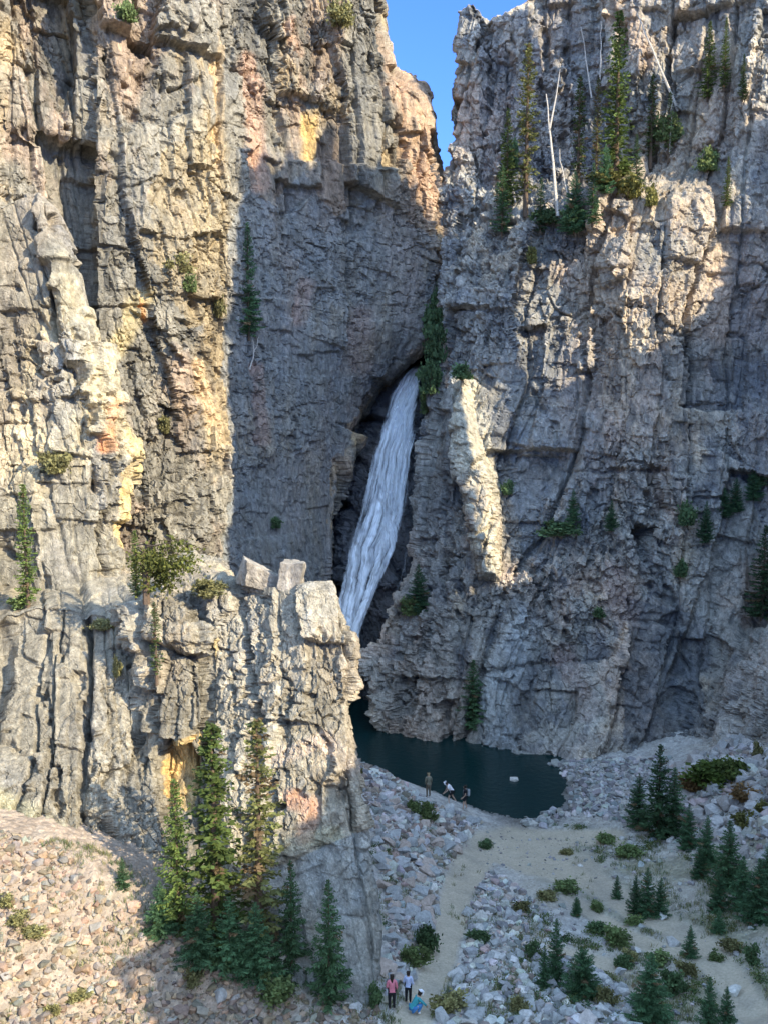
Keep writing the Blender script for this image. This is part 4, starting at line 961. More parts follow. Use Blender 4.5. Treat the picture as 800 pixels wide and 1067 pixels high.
tree(165, 706, 628, 'thin', 'small sparse spruce rooted in a crack of the near wall', 'rock', k=2, wide=1.6)
tree(142, 618, 553, 'tall', 'short green spruce on the ledge left of the twisted pine', 'rock', k=0, wide=1.6)
tree(29, 628, 505, 'tall', 'narrow sunlit spruce at the foot of the left tower', 'rock', k=2, wide=1.3)
tree(262, 348, 232, 'shade', 'lone dark spruce on the shaded wall left of the waterfall', 'rock', k=0, wide=.9)
GR = 'spruces on the high ledge of the right wall'
for a in [(527, 215, 113, 'spruce', 'yellow green bushy spruce, leftmost on the high ledge', 1, 1.0), (522, 240, 172, 'shade', 'dark low spruce below the leftmost one of the high ledge', 1, 1.2),
          (547, 222, 46, 'sparse', 'tall ragged spruce left of the white dead snag', 0, 1.2), (600, 198, 80, 'thin', 'slim spruce right of the white dead snag', 0, 1.3),
          (617, 185, 82, 'sparse', 'half dead thin spruce left of the tallest one', 1, .9), (641, 188, 12, 'tall', 'tallest dense spruce on the high ledge of the right wall', 2, 1.35),
          (677, 172, 78, 'thin', 'slim spruce right of the tallest one on the high ledge', 1, 1.4), (693, 168, 96, 'thin', 'thin spruce beside the leaning dead trunk', 2, 1.2),
          (733, 100, 22, 'spruce', 'broad green spruce high on the right wall', 0, 1.1), (755, 92, 18, 'spruce', 'bright green spruce right of the broad one high up', 2, .8), (771, 105, 56, 'spruce', 'small pointed spruce near the top right edge', 1, .9),
          (752, 212, 163, 'spruce', 'small yellow green spruce on the rib at the right', 0, .9), (597, 240, 178, 'young', 'dark young spruce under the slim ones on the ledge', 0, .8), (612, 232, 170, 'shade', 'dark shaded spruce right of the snag foot', 0, 1.1),
          (560, 240, 185, 'shade', 'dark shaded spruce left of the snag foot', 2, 1.1), (660, 195, 140, 'shade', 'short dark spruce right of the tallest trunk', 2, 1.1), (630, 200, 150, 'young', 'short dark spruce at the left foot of the tallest one', 1, .7)]:
    tree(a[0], a[1], a[2], a[3], a[4], 'rock', k=a[5], wide=a[6], group=GR)
GW_ = 'spruces scattered low on the right wall'
for a in [(490, 752, 688, 'shade', 'dark spruce at the water foot of the right wall', 2, 1.6), (432, 634, 588, 'young', 'small green spruce beside the lower waterfall', 0, 1.0), (592, 542, 510, 'young', 'tiny dark spruce in the middle of the right wall', 1, .8),
          (633, 550, 521, 'young', 'tiny dark spruce left of the black cave', 2, .8), (766, 530, 498, 'young', 'small dark spruce on the sloping ledge at the right', 0, .9), (755, 536, 508, 'young', 'dark bushy spruce left of the one on the sloping ledge', 1, 1.1), (781, 518, 480, 'young', 'dark spruce highest on the sloping ledge at the right', 2, .8),
          (791, 642, 548, 'shade', 'large dark spruce at the right edge above the pale slabs', 1, 1.4), (735, 560, 522, 'young', 'small dark spruce below the sloping ledge', 2, .7)]:
    tree(a[0], a[1], a[2], a[3], a[4], 'rock', k=a[5], wide=a[6], group=GW_)
GS = 'young spruces on the stony flat at the right'
for a in [(685, 872, 776, 'dark', 'tallest spruce of the cluster above the stony flat', 0, 1.3), (664, 862, 806, 'young', 'dark bushy spruce, left one of the cluster by the shore', 1, .85), (700, 868, 800, 'dark', 'green spruce close right of the tallest in the cluster', 2, 1.4), (716, 884, 838, 'young', 'low spruce below the cluster, left of the two dark ones', 0, .8),
          (735, 902, 850, 'young', 'dark bluish spruce in the middle of the right row', 1, .8), (757, 925, 855, 'dark', 'slender dark spruce rising in the right row', 1, 1.5), (772, 945, 892, 'young', 'bushy dark spruce above the sandy track', 2, .9), (788, 962, 895, 'young', 'wide dark spruce at the right edge above the track', 0, .95),
          (747, 950, 905, 'young', 'mid green spruce just above the sandy track', 0, .8), (798, 935, 880, 'young', 'dark spruce half outside the right edge', 1, .9), (748, 973, 946, 'young', 'little round spruce beside the sandy track', 2, .9),
          (642, 936, 912, 'young', 'tiny dark spruce standing alone left on the flat', 1, .8), (661, 952, 912, 'young', 'dark spruce, left one of the clump on the flat', 2, .75), (673, 955, 904, 'young', 'dark spruce, tallest in the clump on the flat', 0, .75), (687, 955, 915, 'young', 'dark spruce, right one of the clump on the flat', 1, .8),
          (718, 998, 964, 'young', 'neat conical spruce beside the wide grey boulder', 0, .85), (676, 1064, 993, 'young', 'large bushy spruce in the lower foreground at right', 0, 1.05), (578, 1024, 957, 'young', 'upright narrow spruce in the lower rock field', 1, .6), (606, 1040, 990, 'bushy', 'round spreading spruce right of the upright narrow one', 0, .85),
          (737, 1078, 1018, 'young', 'foreground spruce cut by the bottom edge, left of a pair', 2, .7), (755, 1080, 1028, 'young', 'foreground spruce cut by the bottom edge, right of a pair', 1, .75), (566, 1030, 985, 'young', 'small spruce left of the upright narrow one', 2, .6),
          (728, 915, 880, 'young', 'small dark spruce left in the right row', 0, .85), (600, 955, 935, 'bushy', 'tiny low spruce among stones left of the sandy flat', 1, .6)]:
    tree(a[0], a[1], a[2], a[3], a[4], k=a[5], wide=a[6], group=GS)

# dead snags: tapering bleached trunk, twigs are part of the trunk's mesh, each thick limb a child
def snag(u0, v0, u1, v1, label, twigs=30, r0=.12, on='rock', limb=None, low=.0, dy=-.4):
    p0 = rock_at(u0, v0) + np.array([0, dy, 0]); p1 = P(u1, v1, p0[1]); r = random.Random(int(u0 * 3 + v0))
    d = p1 - p0; H = np.linalg.norm(d); V, F = [], []
    K = 10; pts = [p0 * 0 + d * t + np.array([r.gauss(0, .03), r.gauss(0, .03), 0]) * (t * 2) for t in np.linspace(0, 1, K)]
    def add(a, b, q0, q1, n=6):
        v_, f_ = stick(a, b, q0, q1, n); F.extend([tuple(k + len(V) for k in q) for q in f_]); V.extend([tuple(q) for q in v_])
    for i in range(K - 1): add(pts[i], pts[i + 1], r0 * (1 - .85 * i / K), r0 * (1 - .85 * (i + 1) / K))
    for i in range(twigs):
        t = low + (r.random() ** 1.4) * (.85 - low); b = d * t; a = r.uniform(0, 6.28); L = (1 - t) * .9 * min(1, H / 9) * r.uniform(.4, 1)
        e = b + np.array([math.cos(a) * L, math.sin(a) * L, -L * r.uniform(-.1, .55)]); add(b, e, .03, .01, 3)
    e_ = empty('dead_tree', tuple(p0)); tag(e_, label, 'dead tree', None)
    link('trunk', mesh_np('trunk', np.array(V), np.array(F), False), M_DEAD, e_)
    if limb:
        V2, F2 = [], []
        t, (lu, lv) = limb; b = d * t; q = P(lu, lv, p0[1]) - p0; m_ = (b + q) / 2 + np.array([.1, 0, .2])
        for a_, c_, x, y_ in ((b, m_, r0 * .5, r0 * .35), (m_, q, r0 * .35, .02)):
            v_, f_ = stick(a_, c_, x, y_, 5); F2 += [tuple(k + len(V2) for k in w_) for w_ in f_]; V2 += [tuple(w_) for w_ in v_]
        link('branch', mesh_np('branch', np.array(V2), np.array(F2), False), M_DEAD, e_)
    return e_
snag(576, 226, 569, 98, 'white dead snag with a forked top on the high ledge', 60, .17, limb=(.72, (583, 72)))
snag(588, 208, 581, 155, 'short thin grey dead trunk right of the white snag', 14, .09)
snag(706, 118, 663, 14, 'long bleached dead trunk leaning left near the top right', 40, .15, low=0)
snag(613, 100, 605, 28, 'tall bare grey pole high left of the tallest spruce', 4, .09)
snag(620, 80, 626, 22, 'bare grey pole leaning right beside the tallest spruce', 5, .09)
snag(533, 208, 532, 186, 'short pale stub among the leftmost trees on the ledge', 3, .08)
snag(262, 385, 270, 350, 'crooked white dead branch on the shaded left wall', 8, .07, limb=(.5, (260, 345)))
snag(694, 160, 700, 108, 'thin dead trunk right of the leaning bleached one', 16, .07)

# twisted pine on the ledge: trunk, gnarled limbs and open crown
def leafy(name_seed, n, ext, col, leaf=.07, center=(0, 0, 0), hollow=.25, upright=0.0):
    r = np.random.default_rng(name_seed); Q, C = [], []
    nc = max(5, n // 60); cl = r.normal(0, 1, (nc, 3)); cl /= np.linalg.norm(cl, axis=1, keepdims=True); cl *= (r.random((nc, 1)) ** .5) * .85
    ct = r.uniform(.6, 1.4, nc)
    for i in range(n):
        k = r.integers(nc); o = cl[k] * 1.12 + r.normal(0, .10 + .16 * r.random(), 3); p = o * np.array(ext) + np.array(center)
        if p[2] < 0: p[2] = abs(p[2]) * .4
        a = r.normal(0, 1, 3); a[2] = abs(a[2]) + upright; a /= np.linalg.norm(a); b = np.cross(a, r.normal(0, 1, 3)); b /= np.linalg.norm(b) + 1e-9
        L = leaf * r.uniform(.7, 1.5); w_ = L * .45
        Q.append([p, p + a * L * .5 + b * w_, p + a * L, p + a * L * .5 - b * w_]); C.append(np.array(col) * ct[k] * r.uniform(.7, 1.35))
    return Q, C
p0 = rock_at(155, 622) + np.array([0, -.4, 0]); hh = top_z(p0, 560) - p0[2]
e = empty('pine_tree', tuple(p0)); tag(e, 'twisted brown trunked pine with open yellow green crown on the ledge', 'pine')
V, F = [], []
def addst(a, b, q0, q1, n=6):
    v_, f_ = stick(a, b, q0, q1, n); F.extend([tuple(k + len(V) for k in q) for q in f_]); V.extend([tuple(q) for q in v_])
addst((0, 0, -.2), (.02, 0, hh * .5), .17, .14); addst((.02, 0, hh * .5), (-.1, 0, hh * .75), .14, .09); addst((-.1, 0, hh * .75), (.3, 0, hh * 1.0), .08, .04)
for i in range(16):
    a = random.uniform(0, 6.28); z = random.uniform(.45, .95) * hh; L = random.uniform(.6, 1.5); addst((0, 0, z), (math.cos(a) * L + .3, math.sin(a) * L * .7, z + random.uniform(-.3, .5)), .04, .012, 4)
link('trunk', mesh_np('trunk', np.array(V), np.array(F), False), M_BARK, e)
Q, C = leafy(71, 2600, (1.5, 1.0, 1.25), (.13, .14, .035), .13, (.75, 0, hh * .55)); link('crown', quads_to_mesh('crown', Q, C), M_LEAF, e)

# shrubs
SH = {}
def shrub(u, v, w_px, h_px, col, label, on='ground', group=None, up=.6, n=None):
    p = ground_at(u, v) if on == 'ground' else rock_at(u, v) + np.array([0, -.2, 0])
    dd = float(proj(p)[2]); w_ = w_px / FPX * dd; h = h_px / FPX * dd
    key = (tuple(col), int(u) % 4)
    if key not in SH:
        Q, C = leafy(int(u * 3 + v), 1500, (.5, .45, .5), col, .10, (0, 0, .35), upright=up); SH[key] = quads_to_mesh('foliage', Q, C); SH[key].materials.append(M_LEAF)
        V, F = [], []
        for i in range(9):
            a = random.uniform(0, 6.28); v_, f_ = stick((0, 0, -.05), (math.cos(a) * .35, math.sin(a) * .35, random.uniform(.3, .7)), .014, .005, 4); F += [tuple(q + len(V) for q in f) for f in f_]; V += [tuple(q) for q in v_]
        SH[key, 's'] = mesh_np('stem', np.array(V), np.array(F), False); SH[key, 's'].materials.append(M_BARK)
    e = empty('shrub', tuple(p), random.uniform(0, 6.28), (w_ * random.uniform(.85, 1.35), w_ * random.uniform(.8, 1.1), max(h, .15) * 1.1))
    for nm, me in (('foliage', SH[key]), ('stem', SH[key, 's'])):
        o = bpy.data.objects.new(nm, me); COL.objects.link(o); o.parent = e
    tag(e, label, 'shrub', group); return e
SG = (.14, .185, .07); SD = (.085, .135, .06); SA = (.20, .185, .08); SY = (.17, .16, .05); SR = (.20, .12, .05)
for a in [(443, 855, 26, 18, SG, 'green shrub on the rocks below the camouflaged person'), (430, 846, 18, 12, SG, 'low green shrub at the upper left of the people by the pool'), (498, 982, 24, 14, SD, 'dark green shrub left of the rock field beside the track'),
          (445, 988, 26, 24, SD, 'green shrub between the scree and the dirt track'), (432, 1006, 24, 20, SG, 'yellowish green shrub lowest beside the dirt track'), (467, 1054, 34, 22, SA, 'pale grassy shrub on the track near the crouching person'),
          (391, 1048, 14, 26, SD, 'dark shrub at the foot of the buttress corner'), (631, 879, 18, 10, SG, 'small shrub at the upper edge of the sandy flat'), (655, 893, 24, 12, SG, 'low shrub between the pale stones and the flat'), (590, 928, 28, 10, SG, 'flat shrub at the head of the rock field'),
          (570, 938, 20, 10, SA, 'dry olive shrub left at the head of the rock field'), (622, 972, 22, 12, SD, 'dark low shrub in the middle of the flat'), (640, 985, 26, 18, SG, 'spreading green shrub in the middle of the flat'), (648, 1008, 22, 14, SD, 'dark shrub above the large bushy spruce'),
          (660, 962, 16, 8, SG, 'tiny shrub under the clump on the flat'), (686, 1005, 26, 12, SG, 'low shrub right above the large bushy spruce'), (715, 1016, 24, 14, SA, 'dry olive shrub beside the sandy hump'), (762, 990, 22, 12, SA, 'dry shrub at the right of the sandy track'),
          (783, 1005, 18, 24, SD, 'upright shrub on the right sandy slope'), (745, 1000, 18, 10, SG, 'small shrub on the sandy track fork'), (700, 1035, 30, 22, SD, 'dark olive shrub between the two foreground spruces'), (512, 845, 0, 0, None, ''),
          (740, 818, 52, 22, (.10, .14, .03), 'wide bright green shrub band at the foot of the right wall'), (765, 812, 40, 20, (.10, .13, .035), 'green shrub right of the bright green band'), (722, 824, 34, 18, SR, 'reddish autumn shrub left of the green band'), (778, 835, 34, 18, SR, 'orange and green shrub on the right slope'),
          (776, 862, 24, 16, SY, 'yellow green shrub on the dark right slope'), (794, 850, 18, 16, SY, 'yellow green shrub at the right edge of the slope'), (788, 790, 12, 18, SA, 'dry upright shrub under the pale slabs'), (655, 1000, 18, 10, SA, 'dry shrub left of the dark one above the bushy spruce'),
          (590, 890, 16, 6, SA, 'thin dry shrub on the sandy flat'), (506, 883, 16, 7, SD, 'small dark shrub on the track by the pool end'), (620, 948, 16, 8, SG, 'small shrub left of the tiny lone spruce'), (543, 950, 18, 12, SA, 'dry shrub at the top of the central rock field'),
          (555, 998, 16, 18, SD, 'dark shrub in the central rock field'), (540, 1052, 20, 14, SA, 'dry shrub in the lower rock field'), (632, 1045, 24, 16, SA, 'olive shrub left of the large bushy spruce'), (375, 812, 8, 12, SY, 'small yellow green shrub at the pool end of the buttress'),
          (18, 962, 26, 12, SA, 'dry grassy shrub at the left edge of the talus'), (34, 975, 26, 10, SA, 'flat dry shrub on the sunlit talus'), (84, 1040, 22, 8, SA, 'small dry shrub low on the sunlit talus'), (55, 1058, 18, 12, SA, 'dry tuft like shrub at the bottom of the talus'), (6, 945, 18, 12, SA, 'olive shrub cut by the left edge of the talus'),
          (285, 1040, 40, 24, SG, 'olive shrub behind the bent dead log'), (230, 1008, 34, 20, SD, 'dark green shrub under the tall spruces'), (200, 1022, 26, 12, SA, 'dry shrub in the shaded scree')]:
    if a[4] is not None: shrub(*a)
for a in [(453, 330, 16, 34, SD, 'dark shrub in the gorge high above the waterfall lip'), (450, 350, 22, 34, SD, 'dark shrub column just above the waterfall lip'), (452, 378, 24, 40, SD, 'dark shrub right of the waterfall lip'), (446, 408, 22, 36, SD, 'dark shrub hanging beside the upper waterfall'), (442, 430, 14, 26, SG, 'green shrub lowest beside the upper waterfall'),
          (480, 392, 26, 16, SD, 'dark shrub on the shoulder left of the lit pinnacle'), (527, 512, 12, 16, SD, 'small dark shrub right of the lit pinnacle'), (424, 640, 22, 18, SG, 'olive shrub on the ledge beside the lower waterfall'), (625, 192, 34, 14, SY, 'yellow green shrub mat on the lip of the high ledge'), (655, 206, 32, 26, SY, 'yellow green shrub hanging below the high ledge'),
          (640, 186, 30, 14, SG, 'green shrub at the foot of the tallest spruce'), (592, 232, 24, 16, SD, 'dark shrub right of the white snag foot'), (678, 212, 16, 22, SY, 'yellowish shrub on the right end of the high ledge'), (552, 272, 12, 18, SY, 'small bright shrub below the high ledge'), (733, 178, 22, 24, SG, 'green shrub beside the small tree on the rib'),
          (580, 556, 50, 14, SD, 'flat dark shrub band in the middle of the right wall'), (715, 545, 16, 26, SD, 'dark shrub right of the cave'), (705, 600, 16, 22, SD, 'dark shrub in the gully right of the cave'), (620, 640, 14, 10, SD, 'small dark shrub low on the right wall'), (57, 492, 26, 26, SA, 'dry brown shrub on the shoulder of the left tower'),
          (228, 330, 12, 26, SA, 'dry shrub at the edge of the shadow on the left wall'), (135, 20, 22, 20, SG, 'green shrub in the shaded notch at the top left'), (355, 28, 40, 24, SA, 'pale olive shrub near the top of the left wall'), (110, 652, 22, 12, SA, 'dry grass shrub on the ledge above the near wall'), (22, 630, 30, 12, SG, 'low green shrub at the foot of the left tower'),
          (212, 618, 36, 18, SA, 'dry olive shrub on the ledge behind the near wall'), (188, 285, 24, 20, SA, 'olive shrub in the middle of the sunlit wall'), (120, 700, 10, 22, SA, 'narrow dry shrub in a groove of the near wall'), (200, 305, 18, 18, SG, 'olive green shrub low on the sunlit wall'), (692, 145, 24, 26, SG, 'green shrub under the leaning dead trunk'), (175, 452, 14, 20, SA, 'dry shrub on the lower sunlit wall'),
          (790, 505, 22, 14, SD, 'dark shrub at the right end of the sloping ledge'), (565, 235, 30, 18, SD, 'dark shrub left of the white snag foot'), (290, 550, 14, 12, SD, 'dark shrub low on the shaded left wall'), (535, 175, 14, 30, SD, 'dark shrub among the leftmost ledge trees')]:
    shrub(*a, on='rock')
# grass tufts: uncountable
r_ = np.random.default_rng(21); Q, C = [], []
for i in range(6500):
    u_ = r_.uniform(400, 800); v_ = r_.uniform(870, 1067)
    if r_.random() < .22: u_ = r_.uniform(0, 400); v_ = r_.uniform(930, 1067)
    d_ = P(u_, v_, 1.0) - CAM
    if track(np.array([u_]), np.array([v_]))[0] < 1.0 and r_.random() < .93: continue
    if fbm(np.array([[u_, v_, 0]]), 34, 2, 5)[0] < .0: continue
    zz = 3.0; p = None
    for _ in range(3):
        q = CAM + d_ * ((zz - CAM[2]) / d_[2]); zz = GH(q[0], q[1])
    p = np.array([q[0], q[1], zz]); cc = np.array([(.15, .17, .07), (.22, .20, .10), (.10, .14, .06)][r_.integers(3)])
    for k in range(12):
        a = r_.normal(0, .6, 3); a[2] = 1.2; a /= np.linalg.norm(a); b = np.array([-a[1], a[0], 0]); b /= np.linalg.norm(b) + 1e-9; o = p + np.r_[r_.normal(0, .09, 2), 0]; L = r_.uniform(.08, .24)
        Q.append([o - b * .012, o + b * .012, o + a * L + b * .004, o + a * L - b * .004]); C.append(cc * r_.uniform(.7, 1.3))
for i in range(900):                                             # low leafy ground cover in drifts
    u_ = r_.uniform(560, 805); v_ = r_.uniform(860, 1067)
    if r_.random() < .12: u_ = r_.uniform(370, 560)
    if track(np.array([u_]), np.array([v_]))[0] < 1.05 or fbm(np.array([[u_, v_, 3.]]), 26, 2, 9)[0] < .08: continue
    d_ = P(u_, v_, 1.0) - CAM; zz = 3.0
    for _ in range(3):
        q = CAM + d_ * ((zz - CAM[2]) / d_[2]); zz = GH(q[0], q[1])
    p = np.array([q[0], q[1], zz]); cc = np.array([(.12, .16, .06), (.17, .18, .075), (.08, .13, .055)][r_.integers(3)]); R_ = r_.uniform(.12, .42)
    for k in range(int(90 * R_ / .3)):
        o = p + np.array([*r_.normal(0, R_ * .5, 2), abs(r_.normal(0, R_ * .28))]); a = r_.normal(0, 1, 3); a[2] = abs(a[2]) + .4; a /= np.linalg.norm(a); b = np.cross(a, r_.normal(0, 1, 3)); b /= np.linalg.norm(b) + 1e-9; L = r_.uniform(.04, .10)
        Q.append([o, o + a * L * .5 + b * L * .4, o + a * L, o + a * L * .5 - b * L * .4]); C.append(cc * r_.uniform(.6, 1.35))
tag(link('grass', quads_to_mesh('grass', Q, C), M_LEAF), 'sparse tufts of grass between the stones', 'grass', kind='stuff')

# bent dead log on the scree
pa = ground_at(268, 1035); pb = ground_at(290, 1012); pc = P(297, 995, pb[1]); V, F = [], []; q0 = pa.copy()
for a, b, x, y_ in [(pa, (pa + pb) / 2 + np.array([0, 0, .15]), .07, .10), ((pa + pb) / 2 + np.array([0, 0, .15]), pb + np.array([0, 0, .3]), .10, .12), (pb + np.array([0, 0, .3]), pc, .12, .13), (pc, pc + np.array([-.22, .1, .12]), .12, .05), (pc, pc + np.array([-.1, -.1, -.35]), .07, .02)]:
    v_, f_ = stick(a - q0, b - q0, x, y_, 8); F += [tuple(k + len(V) for k in q) for q in f_]; V += [tuple(q) for q in v_]
o = link('dead_log', mesh_np('dead_log', np.array(V), np.array(F), True), M_DEAD); o.location = q0; tag(o, 'bent bleached dead log lying on the scree below the spruces', 'log')
# two blocks balanced on the buttress
def block(u, v, w_px, h_px, seed, label, rot, wedge=0.0):
    p = rock_at(u, v); dd = float(proj(p)[2]); w_ = w_px / FPX * dd; h = h_px / FPX * dd
    bm = bmesh.new(); r = random.Random(seed)
    for x in (-1, 1):
        for y in (-1, 1):
            for z in (-1, 1):
                for k in range(2): bm.verts.new((x * w_ / 2 * r.uniform(.7, 1), y * w_ * .4 * r.uniform(.7, 1), z * h / 2 * r.uniform(.75, 1) - (wedge * h * .5 * (x + 1) if z > 0 else 0)))
    bmesh.ops.convex_hull(bm, input=bm.verts[:]); bmesh.ops.delete(bm, geom=[q for q in bm.verts if not q.link_faces], context='VERTS')
    bmesh.ops.triangulate(bm, faces=bm.faces[:])
    for _ in range(4): bmesh.ops.subdivide_edges(bm, edges=bm.edges[:], cuts=1, use_grid_fill=True)
    co = np.array([q.co[:] for q in bm.verts]); nz_ = fbm(co + seed, .5, 5, 700, .6)
    for q, a in zip(bm.verts, nz_): q.co += q.co.normalized() * float(a) * .16
    me = bpy.data.meshes.new('boulder'); bm.to_mesh(me); bm.free()
    cc = paint_rock(co + p, 0 * nz_, 0 * nz_, nz_, (.40, .35, .29), (.45, .34, .26), (.5, .4, .25), (.2, .19, .18))
    at_ = me.color_attributes.new('Col', 'FLOAT_COLOR', 'POINT'); at_.data.foreach_set('color', np.c_[cc, np.ones(len(cc))].astype(f32).ravel())
    o = link('boulder', me, M_ROCK); o.location = p + np.array([0, .5, h * .38]); o.rotation_euler = rot; tag(o, label, 'boulder')
block(270, 614, 46, 30, 4, 'wedge shaped block resting on top of the buttress', (0, .25, .3), .35)
block(303, 612, 26, 34, 9, 'upright block on top of the buttress beside the wedge', (0, .12, -.2))
print('plants', time.time() - T0)

# ------------------------------------------------------------------ people
def flat_mat(name, c, r=.85): return plain(name, c, r, 25, .12)
def skin_obj(name, V, E, R, mat, parent, lv=1, root=0):
    me = bpy.data.meshes.new(name); me.from_pydata([tuple(v) for v in V], E, []); me.update()
    o = bpy.data.objects.new(name, me); COL.objects.link(o); me.materials.append(mat)
    o.modifiers.new('Skin', 'SKIN')
    for i, d in enumerate(me.skin_vertices[0].data):
        r = R[i]; d.radius = (r, r) if np.isscalar(r) else r; d.use_root = (i == root)
    sb = o.modifiers.new('Sub', 'SUBSURF'); sb.levels = lv; sb.render_levels = lv
    if parent is not None: o.parent = parent
    return o
BASE = dict(pel=(0, 0, .94), wai=(0, 0, 1.08), che=(0, 0, 1.27), nb=(0, 0, 1.42), nk=(0, .01, 1.48), hd=(0, .02, 1.575), ht=(0, .01, 1.65), nose=(0, .105, 1.565),
            ls=(-.17, 0, 1.385), le=(-.22, -.02, 1.12), lw=(-.21, .05, .88), lh=(-.21, .08, .81), rs=(.17, 0, 1.385), re=(.22, -.02, 1.12), rw=(.21, .05, .88), rh=(.21, .08, .81),
            lp=(-.09, 0, .90), lk=(-.10, .02, .49), la=(-.10, -.01, .09), lt=(-.11, .13, .035), rp=(.09, 0, .90), rk=(.10, .02, .49), ra=(.10, -.01, .09), rt=(.11, .13, .035))
RAD = dict(pel=.13, wai=.115, che=.135, nb=.08, nk=.05, hd=(.085, .10), ht=.06, nose=.014, ls=.06, le=.042, lw=.028, lh=.035, rs=.06, re=.042, rw=.028, rh=.035, lp=.095, lk=.058, la=.038, lt=.035, rp=.095, rk=.058, ra=.038, rt=.035)
EDG = [('pel', 'wai'), ('wai', 'che'), ('che', 'nb'), ('nb', 'nk'), ('nk', 'hd'), ('hd', 'ht'), ('hd', 'nose'), ('nb', 'ls'), ('ls', 'le'), ('le', 'lw'), ('lw', 'lh'), ('nb', 'rs'), ('rs', 're'), ('re', 'rw'), ('rw', 'rh'),
       ('pel', 'lp'), ('lp', 'lk'), ('lk', 'la'), ('la', 'lt'), ('pel', 'rp'), ('rp', 'rk'), ('rk', 'ra'), ('ra', 'rt')]
M_SKIN = flat_mat('skin', (.50, .33, .25), .6)
def person(u, v, yaw, pose, label, top, legs, hair, shoe, shorts=False, sleeves='long', hat=None, long_hair=False, h=1.7):
    J = {k: np.array(q, float) for k, q in BASE.items()}
    for k, q in pose.items(): J[k] = np.array(q, float)
    p = ground_at(u, v); e = empty('person', tuple(p + np.array([0, 0, .02])), yaw, h / 1.7)
    tag(e, label, 'person')
    names = list(J); ix = {k: i for i, k in enumerate(names)}; V = [J[k] for k in names]; R = [RAD[k] for k in names]; E = [(ix[a], ix[b]) for a, b in EDG]
    for s in 'lr':                                   # five unequal, bent fingers on each hand
        hd_ = J[s + 'h']; d = hd_ - J[s + 'w']; d /= np.linalg.norm(d) + 1e-9; sd = np.cross(d, [1, 0, 0]); sd /= np.linalg.norm(sd) + 1e-9
        for k, (o, L) in enumerate([(-.03, .065), (-.01, .075), (.01, .07), (.03, .055)]):
            a = len(V); V += [hd_ + sd * o + d * .03, hd_ + sd * o + d * (.03 + L * .6) + np.array([0, .006, 0]), hd_ + sd * o * .9 + d * (.02 + L) + np.array([0, .022, 0])]; R += [.009, .008, .006]; E += [(ix[s + 'h'], a), (a, a + 1), (a + 1, a + 2)]
        a = len(V); V += [hd_ + sd * -.045, hd_ + sd * -.06 + d * .035]; R += [.011, .008]; E += [(ix[s + 'w'], a), (a, a + 1)]
    b = skin_obj('body', V, E, R, M_SKIN, e)
    def sub(keys, edges, rad, name, mat, par=b):
        i_ = {k: i for i, k in enumerate(keys)}
        return skin_obj(name, [J[k] for k in keys], [(i_[a], i_[c]) for a, c in edges], rad, mat, par)
    if True:
        ks = ['wai', 'pel', 'che', 'nb', 'ls', 'rs', 'le', 're']; ed = [('pel', 'wai'), ('wai', 'che'), ('che', 'nb'), ('nb', 'ls'), ('nb', 'rs'), ('ls', 'le'), ('rs', 're')]; rd = [.145, .155, .16, .085, .078, .078, .058, .058]
        if sleeves == 'long': ks += ['lw', 'rw']; ed += [('le', 'lw'), ('re', 'rw')]; rd += [.044, .044]
        else:
            J['lm'] = J['ls'] * .35 + J['le'] * .65; J['rm'] = J['rs'] * .35 + J['re'] * .65
            ks[6] = 'lm'; ks[7] = 'rm'; ed[5] = ('ls', 'lm'); ed[6] = ('rs', 'rm'); rd[6] = rd[7] = .064
        sub(ks, ed, rd, 'jacket' if sleeves == 'long' else 'shirt', top)
    if shorts:
        for s in 'lr': J[s + 'k2'] = J[s + 'p'] * .25 + J[s + 'k'] * .75
        sub(['pel', 'lp', 'rp', 'lk2', 'rk2'], [('pel', 'lp'), ('pel', 'rp'), ('lp', 'lk2'), ('rp', 'rk2')], [.15, .115, .115, .095, .095], 'shorts', legs)
    else:
        sub(['pel', 'lp', 'rp', 'lk', 'rk', 'la', 'ra'], [('pel', 'lp'), ('pel', 'rp'), ('lp', 'lk'), ('rp', 'rk'), ('lk', 'la'), ('rk', 'ra')], [.145, .112, .112, .075, .075, .056, .056], 'trousers', legs)
    for s in 'lr': sub([s + 'a', s + 't'], [(s + 'a', s + 't')], [.05, .045], 'shoe', shoe)
    up = J['ht'] - J['hd']; up /= np.linalg.norm(up); fw = J['nose'] - J['hd']; fw -= up * fw.dot(up); fw /= np.linalg.norm(fw); sx = np.cross(fw, up)
    J['h1'] = J['hd'] - fw * .035 + up * .03; J['h2'] = J['ht'] - fw * .02 + up * .012; J['h3'] = J['hd'] - fw * .06 - up * .06; J['h4'] = J['nb'] - fw * .10 - up * .12
    hk = ['h1', 'h2', 'h3'] + (['h4'] if long_hair else []); sub(hk, [('h1', 'h2'), ('h1', 'h3')] + ([('h3', 'h4')] if long_hair else []), [.093, .075, .07] + ([.05] if long_hair else []), 'hair', hair)
    if hat is not None:
        J['c1'] = J['ht'] + up * .03; J['c2'] = J['ht'] - up * .005; J['c3'] = J['ht'] + fw * .14 - up * .02
        sub(['c2', 'c1', 'c3'], [('c2', 'c1'), ('c2', 'c3')], [.098, .075, (.06, .012)], 'cap', hat)
    for s in (-1, 1):
        q = J['hd'] + fw * .088 + sx * .033 * s + up * .012
        skin_obj('eye', [q, q + fw * .004], [(0, 1)], [.009, .006], M_EYE, b)
    return e, J
M_EYE = flat_mat('eye', (.02, .015, .012), .3)
c_black = flat_mat('black_cloth', (.018, .018, .022)); c_white = flat_mat('white_cloth', (.75, .74, .78)); c_pink = flat_mat('pink_cloth', (.62, .20, .26)); c_lilac = flat_mat('pale_blue_cloth', (.45, .50, .70))
